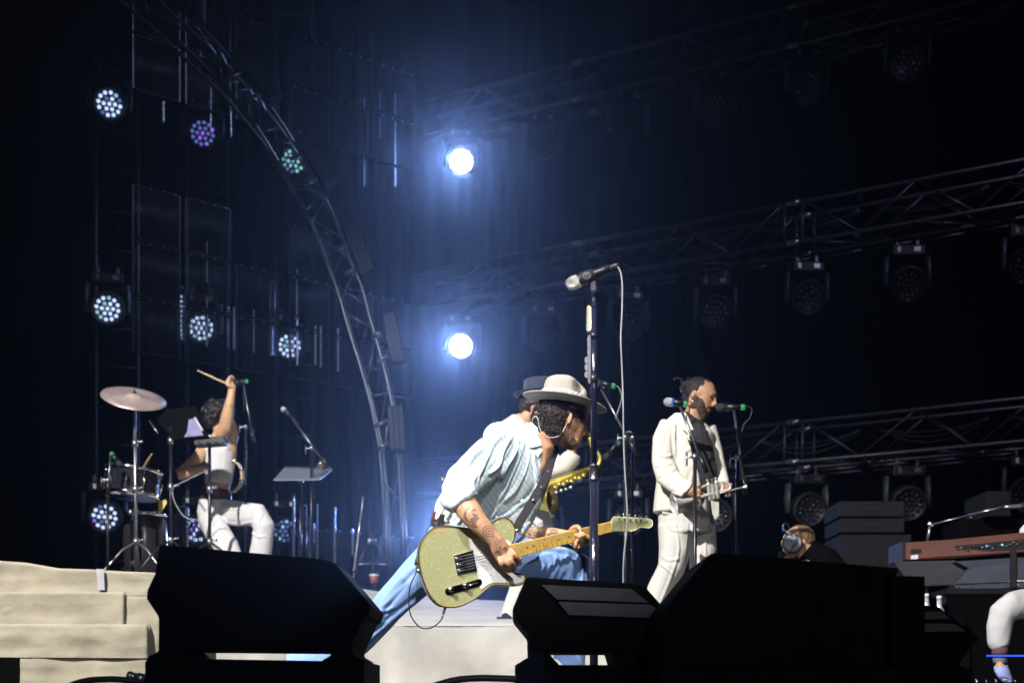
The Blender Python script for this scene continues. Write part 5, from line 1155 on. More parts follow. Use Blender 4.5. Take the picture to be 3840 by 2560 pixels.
boom_mic(8.0, 'boom stand behind the tall stand, arm slanting down to the right', 'dark microphone with green band, just right of the felt hat', (2240, 1436), (2302, 1446), (2256, 1462), (2390, 1706), (2345, 1640), (2345, 2180),
         foam, [(2318, 1450), (2330, 1476), (2330, 1500), (2318, 1540), (2308, 1570)], 1.0)
st = boom_mic(8.1, 'second thinner stand behind the grey cable', 'small instrument microphone slanting down toward the saxophone crook', (2272, 1712), (2322, 1656), (2330, 1650), (2376, 1625), (2372, 1640), (2372, 2180), foam, [(2336, 1634), (2356, 1618), (2374, 1630), (2378, 1700), (2376, 1800), (2372, 2000), (2374, 2180)], 0.8)

# ------------------------------------------------------------------ percussionist
DD = 11.0
Q = lambda x, y, d=0: P(x, y, DD + d)
RZ = 0.80          # drum riser top
dp = thing('person', Vector((Q(860, 0).x, DD, RZ)), 'percussionist in white vest and white trousers, seated with one arm raised holding a drumstick', 'person', 'band members on stage')
body = MB(); secs(body, DD, [(810, 1900, 0, 58, 46), (815, 1830, 0, 46, 38), (822, 1760, 0, 52, 42), (826, 1690, 0, 62, 44), (830, 1650, 0, 60, 38), (826, 1625, 0, 34, 28)])
secs(body, DD, [(826, 1640, 0, 25, 25), (822, 1600, -.02, 24, 25)]); f3, s3 = human_head(body, DD, 818, 1566, 104, -1, R(-120), R(0))
# raised arm (right in the photo): shoulder, elbow by the head, hand up
secs(body, DD, [(858, 1660, 0, 28, 26), (870, 1630, -.04, 27, 26), (860, 1600, -.12, 27, 26), (846, 1575, -.18, 28, 26)])
secs(body, DD, [(820, 1640, -.1, 20, 24), (845, 1605, -.16, 28, 26), (852, 1565, -.20, 24, 22), (860, 1520, -.22, 19, 18), (868, 1475, -.22, 14, 14), (870, 1452, -.22, 15, 11), (872, 1435, -.22, 16, 10)])
for k in range(4): fing(body, DD, [(866 + 2 * k, 1446 - 8 * k, -.22), (856 + 2 * k, 1440 - 8 * k, -.26), (850 + 4 * k, 1430 - 6 * k, -.25), (860 + 4 * k, 1420 - 3 * k, -.22), (878, 1419 + k, -.21)], .0105)
fing(body, DD, [(872, 1450, -.24), (856, 1446, -.26), (846, 1436, -.25)], .012)
# lowered arm (left): shoulder, elbow out, hand at belt
secs(body, DD, [(782, 1660, 0, 24, 24), (738, 1720, -.10, 24, 24), (690, 1768, -.18, 24, 22), (672, 1782, -.2, 24, 22)])
secs(body, DD, [(668, 1778, -.2, 22, 22), (720, 1766, -.28, 21, 20), (755, 1750, -.34, 15, 15), (775, 1745, -.36, 15, 11)])
for k in range(4): fing(body, DD, [(772, 1740 + 5 * k, -.36), (786, 1738 + 6 * k, -.38), (790, 1746 + 6 * k, -.38), (780, 1750 + 6 * k, -.37)], .0105)
secs(body, DD, [(790, 1925, 0, 28, 28), (812, 1990, -.2, 26, 26), (850, 2050, -.36, 26, 26), (880, 2130, -.42, 22, 22), (902, 2280, -.4, 16, 18)])
secs(body, DD, [(836, 1920, -.02, 28, 28), (900, 1926, -.2, 26, 26), (965, 1940, -.36, 24, 24), (984, 1975, -.4, 22, 22), (978, 2040, -.4, 22, 22), (966, 2130, -.38, 20, 20), (956, 2280, -.38, 16, 18)])
bo = fuse('body', body, skin3, dp, 0.0085, 2)
vs_ = MB(); secs(vs_, DD, [(818, 1812, 0, 48, 43), (821, 1765, 0, 52, 46), (824, 1700, 0, 60, 48), (826, 1664, 0, 50, 42)]); secs(vs_, DD, [(800, 1690, 0, 38, 46), (786, 1650, 0, 20, 34), (782, 1636, 0, 10, 20)]); secs(vs_, DD, [(850, 1690, 0, 28, 46), (866, 1655, 0, 10, 34)])
dp_f = folds(10.8, [([(800, 1920), (850, 1905), (900, 1910)], 6, .0070), ([(850, 1960), (900, 1965), (950, 1955)], 6, .0060), ([(985, 1920), (965, 1980), (975, 2030)], 6, .0080), ([(940, 1990), (965, 2010), (1000, 2010)], 5, .0060), ([(800, 1950), (830, 2000), (850, 2060)], 6, .0060), ([(780, 1900), (800, 1940), (805, 1980)], 5, .0060), ([(960, 2040), (965, 2100), (950, 2160)], 6, .0045)])
fuse('vest', vs_, white_cloth, dp, 0.008, 3, lambda c: 0.010 * ridge(c, Vector((0, 0, 1)), 9, 2.0))
mb = MB(); secs(mb, DD, [(806, 1880, 0, 60, 52), (810, 1852, 0, 59, 51), (813, 1832, 0, 56, 48)], 24); bl = obj('belt', mb, M('maroon_belt', (0.07, 0.025, 0.03), 0.4), dp)
mb = MB()
for k in range(16): mb.ell(Q(755 + 7.5 * k, 1838 + 1.2 * k, -.095 + .00095 * abs(k - 7.5) ** 2 * .6), .005, None, 8, 6); mb.ell(Q(752 + 7.5 * k, 1868 + 1.2 * k, -.102 + .00095 * abs(k - 7.5) ** 2 * .6), .005, None, 8, 6)
obj('belt_studs', mb, chrome, bl)
tr = MB(); secs(tr, DD, [(806, 1870, 0, 58, 50), (806, 1910, 0, 66, 54), (816, 1950, 0, 72, 56), (830, 1975, 0, 66, 54)])
secs(tr, DD, [(786, 1930, -.02, 46, 44), (812, 1990, -.2, 46, 44), (850, 2050, -.36, 44, 40), (880, 2130, -.42, 40, 38), (900, 2240, -.4, 42, 40), (905, 2300, -.4, 44, 42)])
secs(tr, DD, [(836, 1920, -.02, 46, 44), (900, 1925, -.2, 46, 42), (965, 1932, -.36, 44, 40), (990, 1972, -.41, 38, 40), (982, 2040, -.4, 38, 38), (968, 2130, -.38, 40, 38), (956, 2240, -.38, 42, 40), (952, 2300, -.38, 44, 42)])
fuse('trousers', tr, white_cloth, dp, 0.0085, 3, lambda c: dp_f(c) + 0.005 * ridge(c, Vector((0.5, 0.3, 0.8)), 8, 5.0))
hb = MB(); s = s3
for k in range(46):
    a = rn.uniform(0, 2 * math.pi); b_ = rn.uniform(-.25, 1.2); hb.ell(f3(0, 0, .1) + Vector((math.cos(a) * math.cos(b_) * .115, -.01 + math.sin(a) * math.cos(b_) * .08, .02 + math.sin(b_) * .085)), rn.uniform(.022, .042), None, 8, 6)
hb.ell(f3(0, 0, .12) + Vector((-.02, -.015, 0.01)), (.118, .105, .10)); hb.ell(f3(0, 0, -.1) + Vector((-.06, -.04, 0)), (.06, .06, .07)); fuse('hair', hb, M('curly_black_hair', (0.010, 0.007, 0.006), 0.5, bump=1), dp, 0.009, 1, lambda c: 0.012 * noise.noise(c * 42))
mb = MB(); mb.tube([Q(857 + 19 * math.cos(a) + 1, 1523 + 5 * math.sin(a) + 4 * math.cos(a), -.22 + .04 * math.sin(a)) for a in [2 * math.pi * k / 20 for k in range(20)]], .003, 6, False, True); obj('bracelet', mb, brass, bo)
for x, d in ((905, -.45), (950, -.42)):
    mb = MB(); secs(mb, DD, [(x, 2205 + 60, d, 20, 22), (x + 6, 2240 + 40, d - .03, 24, 26), (x + 24, 2290, d - .1, 20, 26)]); fuse('shoe', mb, white_shoe, dp, 0.009, 1)
stick_m = M('pale_stick_wood', (0.62, 0.50, 0.28), 0.5, var=0.08)
def stick(a, b_, lb):
    ax = (b_ - a); l = ax.length; mb = MB(); mb.lathe(a, ax, [(0, .005), (.004, .008), (l * .7, .008), (l - .03, .0045), (l - .02, .0035), (l - .014, .0058), (l - .004, .005), (l, .001)], 12); tag(obj('drumstick', mb, stick_m), lb, 'drumstick', 'pale wooden drumsticks')
stick(Q(880, 1452, -.23), Q(739, 1388, -.30), 'pale drumstick raised in the percussionist\'s hand')
stick(P(535, 1756, 10.2), P(569, 1702, 10.0), 'short looking pale drumstick standing up over the small drum')
mb = MB(); secs(mb, DD, [(806, 1990, 0.1, 60, 60), (806, 2010, 0.1, 64, 64)]); mb.cyl(Q(806, 2005, .1), Vector((Q(806, 0, .1).x, DD + .1, RZ)), .02); tag(obj('drum_stool', mb, black_plastic), 'black stool under the percussionist', 'stool')

boom_mic(10.0, 'low microphone stand at the far left of the percussion set', 'dark microphone with green band over the shallow drum', (448, 1740), (418, 1700), (414, 1704), (404, 1850), (404, 1800), (404, 2100), foam, None, 1.0, base_z=RZ)
# cymbal on its stand
def stand(name, loc, top, label, cat, r=.011, spread=.32, group=None, m=black_steel, hub=.45):
    t = thing(name, loc, label, cat, group); b_ = Vector(loc); tp_ = Vector(top)
    mb = MB(); mb.cyl(Vector((b_.x, b_.y, b_.z + .08)), tp_, r, n=12); obj('pole', mb, m, t)
    for h_ in (hub, hub + .4, hub + .75):
        if b_.z + h_ < tp_.z: mb = MB(); c = b_.lerp(tp_, h_ / max(.01, (tp_.z - b_.z))); mb.cyl(c - Vector((0, 0, .025)), c + Vector((0, 0, .025)), r * 1.9, n=12); mb.cyl(c, c + Vector((.05, -.02, .01)), .006, n=8); mb.ell(c + Vector((.055, -.02, .01)), .012, None, 8, 6); obj('clamp', mb, dull_steel, t)
    for a in (100, 215, 335):
        d = Vector((math.cos(R(a)), math.sin(R(a)), 0))
        mb = MB(); mb.tube([b_ + Vector((0, 0, hub)), b_ + Vector((0, 0, hub * .85)) + d * spread * .25, b_ + d * spread + Vector((0, 0, .015))], .009, 8); lg = obj('leg', mb, m, t)
        mb = MB(); mb.cyl(b_ + Vector((0, 0, .16)), b_ + d * spread * .6 + Vector((0, 0, hub * .42)), .006, n=8); obj('strut', mb, dull_steel, lg)
        mb = MB(); mb.ell(b_ + d * spread + Vector((0, 0, .018)), .018, None, 8, 6); obj('rubber_foot', mb, black_plastic, lg)
    return t
CD = 10.2
cb = P(511, 2618, CD); stand('cymbal_stand', (cb.x, CD, RZ), P(505, 1505, CD), 'tall cymbal stand, leftmost of the percussion set', 'stand', .013, .42, m=dull_steel)
cm_ = M('dark_bronze_cymbal', (0.52, 0.41, 0.39), 0.42, 0.5, var=0.35, scale=5, bump=.3, bscale=30)
cn = (Matrix.Rotation(R(15.5), 3, 'Y') @ Matrix.Rotation(R(29), 3, 'X') @ Vector((0, 0, 1)))
cc = P(502, 1485, CD)
cy = thing('cymbal', cc, 'large dark bronze cymbal tilted on the leftmost stand', 'cymbal')
prof = [(.028, .006), (.026, .022), (.012, .052), (.004, .06)]
prof = [(.0, .245), (.002, .245), (.012, .17), (.022, .075), (.026, .058), (.038, .045), (.044, .02), (.045, .004)]
mb = MB(); mb.lathe(cc - cn * .02, cn, prof, 56); obj('plate', mb, cm_, cy)
mb = MB(); mb.lathe(cc + cn * .02, cn, [(0, .012), (.02, .012), (.022, .006), (.04, .005)], 12); mb.lathe(cc - cn * .07, cn, [(0, .012), (.05, .020), (.055, .006)], 12); obj('felt_and_nut', mb, black_plastic, cy)
# small drum with chrome hoops
sd = P(497, 1815, 10.4); up_ = (Matrix.Rotation(R(-4), 3, 'X') @ Matrix.Rotation(R(5), 3, 'Y') @ Vector((0, 0, 1)))
dr_ = thing('snare_drum', sd - Vector((0, 0, .12)), 'shallow black drum with chrome hoops and lugs at the far left of the set', 'drum')
mb = MB(); mb.lathe(sd - up_ * .10, up_, [(0, .205), (.19, .205)], 40, False); obj('shell', mb, M('black_gloss_shell', (0.02, 0.022, 0.03), 0.12, 0.3), dr_)
for k in (-.105, .085): mb = MB(); mb.lathe(sd + up_ * k, up_, [(0, .207), (0, .217), (.025, .217), (.025, .207)], 40, False); obj('hoop', mb, chrome, dr_)
for k, nme in ((-.10, 'bottom_head'), (.098, 'drum_head')): mb = MB(); mb.lathe(sd + up_ * k, up_, [(0, .205), (.001, .204)], 40); obj(nme, mb, M(nme, (0.35, 0.33, 0.40), 0.5), dr_)
for k in range(10):
    a = 2 * math.pi * k / 10 + .2; d = up_.orthogonal().normalized(); d = d * math.cos(a) + up_.cross(d) * math.sin(a)
    mb = MB(); mb.cyl(sd + d * .212 - up_ * .1, sd + d * .212 + up_ * .1, .004, n=6); mb.cyl(sd + d * .21 - up_ * .03, sd + d * .222 + up_ * .03, .012, n=8); mb.ell(sd + d * .214 + up_ * .112, .009, None, 8, 6); obj('lug', mb, chrome, dr_)
stand('drum_stand', (sd.x, sd.y + .02, RZ), sd - up_ * .14, 'folding stand holding the shallow black drum', 'stand', .012, .34, hub=.3)
# tall hand drum
td = P(545, 1990, 10.7); ck = thing('tall_drum', (td.x, td.y, RZ), 'tall barrel shaped black drum behind the cymbal stand, yellow patch near its rim', 'drum')
mb = MB(); mb.lathe((td.x, td.y, RZ), (0, 0, 1), [(0, .11), (.25, .16), (.5, .18), (.68, .165), (.72, .155)], 32); obj('shell', mb, M('dark_drum_shell', (0.02, 0.018, 0.02), 0.2), ck)
mb = MB(); mb.lathe((td.x, td.y, RZ + .70), (0, 0, 1), [(0, .165), (.0, .172), (.03, .172), (.03, .16)], 32, False); obj('rim', mb, chrome, ck)
mb = MB(); mb.prism([P(593, 1880, 10.45), P(622, 1872, 10.45), P(626, 1884, 10.45), P(604, 1920, 10.45), P(594, 1925, 10.45)], (0, .01, 0)); obj('yellow_patch', mb, M('yellow_patch', (0.55, 0.42, 0.12), 0.6), ck)
# sampling pad on a stand
sp = P(640, 2618, 10.1); stand('pad_stand', (sp.x, 10.1, RZ), P(640, 1600, 10.1), 'stand carrying the tilted black pad in front of the percussionist', 'stand', .012, .4)
pd = thing('percussion_pad', P(665, 1590, 10.05), 'tilted black electronic pad with a pale lilac sheet, in front of the percussionist', 'percussion pad')
PD = lambda x, y, d=0: P(x, y, 10.05 + (1640 - y) * .0016 + d)
mb = MB(); mb.prism([PD(553, 1538), PD(734, 1522), PD(784, 1636), PD(650, 1645), PD(575, 1560)], (0, .05, -.02)); obj('case', mb, black_paint, pd, .005)
mb = MB(); mb.prism([PD(708, 1572, -.006), PD(738, 1566, -.006), PD(762, 1632, -.006), PD(690, 1638, -.006), PD(702, 1618, -.006)], (0, .003, 0)); obj('lilac_sheet', mb, M('lilac_sheet', (0.22, 0.21, 0.38), 0.6), pd)
mb = MB(); mb.cyl(PD(730, 1566, -.02), PD(760, 1614, -.02), .008); obj('white_rod', mb, M('white_rod', (0.6, 0.6, 0.65), 0.4), pd)
mb = MB(); mb.cyl(PD(560, 1578, -.01), PD(592, 1624, -.01), .006); obj('edge_rod', mb, dull_steel, pd)
# mixer stand in front of the percussionist
sp = P(786, 2618, 10.2); stand('mixer_stand', (sp.x, 10.2, RZ), P(786, 1668, 10.2), 'stand with a small mixer rising in front of the percussionist\'s body', 'stand', .0125, .42)
mx = thing('small_mixer', P(790, 1660, 10.15), 'small black mixer box in front of the percussionist\'s chest', 'mixer')
mb = MB(); mb.box(P(792, 1657, 10.15), .23, .14, .055, Matrix.Rotation(R(-4), 3, 'Y')); obj('case', mb, black_plastic, mx, .004)
for k in range(10): mb = MB(); mb.cyl(P(742 + k * 11, 1652 + (k % 3) * 6, 10.08), P(742 + k * 11, 1652 + (k % 3) * 6, 10.06), .006, n=8); obj('knob', mb, dull_steel, mx)
cable('kit_cable', [P(786, 1760, 10.2), P(740, 1780, 10.15), P(700, 1800, 10.15), P(650, 1830, 10.1), P(655, 1880, 10.1), P(690, 1935, 10.1), P(730, 1950, 10.1)], .005, grey_cable, 'grey cable drooping between the two percussion stands')
# tambourine
tb = thing('tambourine', Q(862, 1786, .12), 'pale wooden tambourine with jingles behind the percussionist\'s hip', 'tambourine')
c = Q(862, 1786, -.03); mb = MB(); rr = []
for k in range(48):
    a = 2 * math.pi * k / 48; d = Vector((math.cos(a) * .9, -.45 * math.cos(a), math.sin(a) * 1.0)); n_ = Vector((-.45, -.9, 0))
    rr.append([c + d * .126 + n_ * .022, c + d * .134 + n_ * .022, c + d * .134 - n_ * .022, c + d * .126 - n_ * .022])
mb.rings(rr, True, False, True); obj('frame', mb, M('tambourine_wood', (0.55, 0.42, 0.22), 0.5), tb)
for k in range(8):
    a = 2 * math.pi * (k + .5) / 8; d = Vector((math.cos(a) * .9, -.45 * math.cos(a), math.sin(a))); mb = MB(); mb.lathe(c + d * .131 - Vector((0, .01, 0)), (.34, -.94, 0), [(0, .017), (.003, .017), (.004, .006), (.012, .006), (.013, .017), (.016, .017)], 14); obj('jingle', mb, chrome, tb)
mb = MB(); mb.cyl(c + Vector((0, 0, -.13)), Vector((c.x, c.y, RZ)), .009); tag(obj('tambourine_stand', mb, black_steel), 'thin rod carrying the tambourine', 'stand')
boom_mic(10.7, 'thin black stand right of the percussionist', 'dark microphone with green band touching the raised hand', (886, 1434), (925, 1429), (912, 1440), (952, 1656), (921, 1600), (921, 2120), foam, [(916, 1434), (914, 1480), (916, 1540)], 1.0, base_z=RZ)
boom_mic(10.7, 'boom stand beside the music stand, arm slanting down to the right', 'dark microphone with green band left of the arched truss, over the music stand', (1062, 1534), (1092, 1560), (1096, 1572), (1232, 1752), (1168, 1680), (1168, 2120), chrome_ball, [(1110, 1580), (1140, 1640), (1180, 1690), (1176, 1760), (1180, 1840), (1160, 1900)], 1.0, band_at=.45, base_z=RZ)
mt = thing('music_stand', (P(1128, 0, 10.9).x, 10.9, RZ), 'music stand with a flat blue grey tray right of the percussionist', 'music stand')
MT = lambda x, y, d: P(x, y, 10.9 + d)
mb = MB(); mb.prism([MT(1024, 1802, -.28), MT(1200, 1800, -.28), MT(1246, 1762, .28), MT(1065, 1757, .28)], (0, 0, .008)); tr_ = obj('tray', mb, M('tray_grey', (0.16, 0.18, 0.22), 0.4), mt, .002)
mb = MB(); mb.prism([MT(1064, 1757, .28), MT(1246, 1762, .28), MT(1246, 1752, .29), MT(1068, 1747, .29)], (0, .006, 0)); obj('lip', mb, black_plastic, tr_)
mb = MB(); mb.box(MT(1127, 1786, 0), .16, .06, .022); mb.box(MT(1127, 1796, 0), .05, .05, .05); obj('bracket', mb, dull_steel, mt, .004)
mb = MB(); mb.cyl(MT(1127, 1795, 0), Vector((P(1127, 0, 10.9).x, 10.9, RZ)), .013); obj('pole', mb, black_steel, mt)
for a in (80, 200, 320): mb = MB(); b_ = Vector((P(1127, 0, 10.9).x, 10.9, RZ)); mb.cyl(b_ + Vector((0, 0, .2)), b_ + Vector((.28 * math.cos(R(a)), .28 * math.sin(R(a)), .01)), .009); obj('leg', mb, black_steel, mt)
cw = thing('cowbell', P(1205, 1742, 10.8), 'small yellowish cowbell on the tray of the music stand', 'cowbell')
mb = MB(); mb.loft([(P(1196, 1757, 10.8), .032, .022), (P(1208, 1722, 10.8), .020, .014)], 12); obj('bell', mb, M('old_brass', (0.35, 0.30, 0.15), 0.3, 0.9), cw); mb = MB(); mb.cyl(P(1204, 1738, 10.77), P(1230, 1752, 10.75), .005); obj('striker', mb, dull_steel, cw)
# slim lit pole, cup and stand clutter by the ramp's far edge
mb = MB(); a, b_ = P(1362, 1860, 11.3), P(1323, 2175, 11.3)
for k in range(34): mb.cyl(a.lerp(b_, k / 34), a.lerp(b_, (k + .62) / 34), .010, n=8)
mb.cyl(a, b_, .0085, n=8); tag(obj('ribbed_pole', mb, M('ribbed_chrome', (0.6, 0.6, 0.65), 0.2, 0.9)), 'slanting ribbed silver pole left of the guitarist, beyond the ramp', 'pole')
cpn = thing('drink_cup', P(1402, 2172, 11.2), 'small white rimmed cup standing beyond the ramp left of the guitarist', 'cup')
mb = MB(); mb.lathe(P(1402, 2184, 11.2), (0, 0, 1), [(0, .028), (.06, .036), (.062, .030)], 18); obj('cup_body', mb, M('red_cup', (0.25, 0.07, 0.05), 0.4), cpn); mb = MB(); mb.lathe(P(1402, 2158, 11.2), (0, 0, 1), [(0, .038), (.012, .039), (.013, .03)], 18); obj('lid', mb, M('white_lid', (0.7, 0.7, 0.72), 0.3), cpn)
stand('folded_stand', P(1398, 2182, 11.4), P(1380, 1950, 11.4), 'half folded black stand beyond the ramp, left of the guitarist', 'stand', .011, .22, hub=.35)

# ------------------------------------------------------------------ right side: engineer, cases, keyboards, keyboardist
ED = 8.8
E = lambda x, y, d=0: P(x, y, ED + d)
ep = thing('person', E(3060, 2640), 'crew member in black wearing large grey headphones, seen from behind the big wedge', 'person')
body = MB(); secs(body, ED, [(3090, 2400, 0, 90, 70), (3085, 2250, 0, 96, 70), (3075, 2150, 0, 95, 66), (3050, 2100, 0, 72, 54), (3026, 2068, 0, 36, 38), (3002, 2046, 0, 32, 36)]); f4, s4 = human_head(body, ED, 2985, 2036, 132, -1, R(18), R(8))
secs(body, ED, [(3160, 2130, 0, 34, 36), (3180, 2260, -.05, 32, 32), (3130, 2340, -.25, 26, 26), (3060, 2360, -.4, 20, 20)])
secs(body, ED, [(3085, 2380, 0, 90, 70), (3080, 2500, 0, 80, 60), (3080, 2600, 0, 60, 50)])
fuse('body', body, skin3, ep, .008, 2)
jk = MB(); secs(jk, ED, [(3095, 2420, 0, 104, 84), (3092, 2250, 0, 110, 84), (3085, 2150, 0, 104, 76), (3065, 2100, 0, 78, 62), (3040, 2078, 0, 54, 52), (3020, 2062, 0, 46, 48)]); secs(jk, ED, [(3160, 2125, 0, 44, 44), (3185, 2255, -.05, 42, 42), (3135, 2345, -.24, 36, 36)])
fuse('jumper', jk, M('black_jumper', (0.003, 0.003, 0.004), 0.95, spec=.05), ep, .009, 2)
hb = MB(); s = s4; hb.ell(f4(-.12, 0, .17), (s * .42, s * .355, s * .37)); hb.ell(f4(-.34, 0, -.02), (s * .2, s * .26, s * .25)); fuse('hair', hb, M('brown_short_hair', (0.16, 0.10, 0.055), 0.6, var=.4, scale=60, bump=.8), ep, .007, 1, lambda c: .007 * noise.noise(c * 50))
hp = thing('headphones', E(2978, 2034, -.13), 'large grey over ear headphones with boom microphone on the crew member', 'headphones')
mb = MB(); o_ = E(2977, 2034, -.135); mb.lathe(o_ + Vector((0, .04, 0)), (-.15, -1, 0), [(0, .045), (.005, .056), (.025, .058), (.032, .05), (.034, .040), (.030, .036), (.036, .030), (.038, .012), (.044, .010), (.045, .003)], 28); obj('ear_cup', mb, M('headphone_grey', (0.32, 0.32, 0.38), 0.4), hp)
mb = MB(); mb.lathe(o_ + Vector((0, .046, 0)), (-.15, -1, 0), [(0, .05), (0, .064), (.02, .066), (.028, .058)], 28, False); obj('cushion', mb, black_plastic, hp)
mb = MB(); ribbon(mb, crv([E(2972, 2008, -.125), E(2945, 1990, -.1), E(2938, 1972, -.03), E(2950, 1960, .05), E(2970, 1990, .13)]), .016, Vector((0, 1, 0))); obj('headband', mb, black_plastic, hp)
mb = MB(); mb.tube(crv([E(2978, 2040, -.15), E(2960, 2075, -.16), E(2935, 2085, -.13)]), .004, 6); mb.ell(E(2932, 2078, -.12), .022, None, 12, 8); obj('boom', mb, black_plastic, hp)
case_m = M('case_grey', (0.014, 0.014, 0.018), 0.8, bump=.2, spec=.1)
for i, (x0, y0, x1, y1, lb) in enumerate(((3148, 1878, 3393, 1936, 'topmost grey equipment case behind the crew member'), (3150, 1942, 3393, 1996, 'middle grey equipment case of the stack behind the crew member'), (3150, 2003, 3418, 2300, 'wide bottom grey case of the stack behind the crew member'), (3700, 1840, 3792, 1935, 'separate grey case above the keyboards at the right'))):
    D = 12.0 + .02 * i; a = P(x0, y0, D); b_ = P(x1, y1, D); t = thing('equipment_case', ((a.x + b_.x) / 2, D, b_.z), lb, 'case', 'grey cases stacked at the right')
    mb = MB(); mb.box(((a.x + b_.x) / 2, D + .3, (a.z + b_.z) / 2), b_.x - a.x, .6, a.z - b_.z); bo = obj('box', mb, case_m, t, .01)
    mb = MB(); mb.box(((a.x + b_.x) / 2, D - .004, (a.z + b_.z) / 2), .10, .008, min(.05, (a.z - b_.z) * .3)); obj('handle', mb, black_plastic, bo)
cr = P(3300, 2300, 12.1); mb = MB(); mb.box((cr.x, 12.5, cr.z / 2), 1.5, .9, cr.z - .004); tag(obj('case_platform', mb, black_paint), 'black platform under the stacked grey cases', 'platform')
cr = P(3745, 1936, 12.1); mb = MB(); mb.box((cr.x, 12.5, cr.z / 2), .6, .5, cr.z - .004); tag(obj('equipment_case', mb, black_paint), 'tall black case supporting the separate grey case', 'case')
# keyboards
KD = 8.3
def Kp(x, y, d=0): return P(x, y, KD - (x - 3388) * .0011 + d)
kb = thing('keyboard', Kp(3620, 2060), 'red and brown backed stage keyboard at the right edge, controls along its lower side', 'keyboard', 'keyboards at the right edge')
mb = MB(); mb.prism([Kp(3386, 2034), Kp(3560, 2022), Kp(3960, 1984), Kp(3960, 2060), Kp(3560, 2092), Kp(3386, 2098)], (.0, .30, .0)); obj('case', mb, M('keyboard_red', (0.085, 0.026, 0.02), 0.7, var=.25, scale=3), kb, .004)
mb = MB(); mb.prism([Kp(3384, 2030, -.003), Kp(3396, 2030, -.003), Kp(3396, 2101, -.003), Kp(3384, 2101, -.003)], (0, .31, 0)); obj('end_cheek', mb, M('cheek_brown', (0.015, 0.012, 0.012), .6, spec=.1), kb)
mb = MB(); mb.prism([Kp(3580, 2046, -.006), Kp(3960, 2010, -.006), Kp(3960, 2050, -.006), Kp(3580, 2076, -.006)], (0, .005, 0)); cpn_ = obj('connector_panel', mb, black_plastic, kb)
for k in range(26):
    x = 3592 + 13 * k; y = 2060 - (x - 3580) * .09 + rn.uniform(-8, 8); mb = MB(); mb.cyl(Kp(x, y, -.006), Kp(x, y, -.02), .006, n=8); obj('socket', mb, rn.choice([chrome, dull_steel, black_plastic]), cpn_)
for x, c_ in ((3700, (.1, .5, 1)), (3758, (.1, 1, .5))): mb = MB(); mb.ell(Kp(x, 2046 - (x - 3700) * .08, -.02), .006, None, 8, 6); obj('indicator', mb, glow('indicator_glow', c_, 1.5), cpn_)
mb = MB(); mb.prism([Kp(3416, 2080, -.006), Kp(3443, 2078, -.006), Kp(3443, 2094, -.006), Kp(3416, 2096, -.006)], (0, .004, 0)); obj('white_label', mb, M('white_label', (.55, .55, .6), .5), kb)
mb = MB(); mb.prism([Kp(3416, 2058, -.004), Kp(3455, 2056, -.004), Kp(3455, 2072, -.004), Kp(3416, 2078, -.004)], (0, .004, 0)); obj('dark_recess', mb, black_plastic, kb)
k2 = thing('keyboard', Kp(3700, 2140, -.1), 'wide grey blue lower keyboard case under the red one, small bolts along its edge', 'keyboard', 'keyboards at the right edge')
mb = MB(); mb.prism([Kp(3580, 2104, -.1), Kp(3980, 2080, -.1), Kp(3980, 2196, -.1), Kp(3590, 2212, -.1), Kp(3576, 2190, -.1), Kp(3634, 2130, -.1)], (0, .12, 0)); obj('case', mb, M('blue_grey_panel', (0.03, 0.035, 0.055), .5), k2, .004)
mb = MB(); mb.prism([Kp(3350, 2104, -.05), Kp(3580, 2100, -.05), Kp(3634, 2130, -.05), Kp(3576, 2192, -.05), Kp(3420, 2200, -.05)], (0, .1, 0)); obj('side_panel', mb, M('dark_side_panel', (0.015, 0.016, 0.022), .6), k2, .004)
for k in range(9): mb = MB(); mb.ell(Kp(3598 + k * 44, 2200 - k * 2, -.105), .005, None, 8, 6); obj('bolt', mb, chrome, k2)
mb = MB(); mb.cyl(Kp(3584, 2188, -.105), Kp(3980, 2170, -.105), .004, n=6); obj('edge_strip', mb, dull_steel, k2)
mb = MB(); mb.prism([Kp(3790, 2060, -.12), Kp(3812, 2058, -.12), Kp(3812, 2200, -.12), Kp(3790, 2202, -.12)], (0, .015, 0)); obj('upright', mb, black_plastic, k2)
ks = thing('keyboard_stand', Kp(3700, 2640, -.02), 'black frame carrying both keyboards at the right edge', 'stand')
mb = MB(); mb.box(Kp(3760, 2222, -.0), .75, .3, .03); obj('shelf', mb, black_steel, ks)
for x in (3540, 3960):
    for d in (-.0, .25): mb = MB(); a = Kp(x, 2210, d); mb.cyl(a, Vector((a.x, a.y, .01)), .02); obj('leg', mb, black_steel, ks)
mb = MB(); a = Kp(3700, 2457, -.5); b_ = Kp(4100, 2457, -.5); mb.cyl(a, b_, .004); tag(obj('light_strip', mb, glow('blue_tube_light', (0.03, 0.10, 1.0), 1.6)), 'thin glowing blue strip low at the right edge behind the white trouser leg', 'light strip')
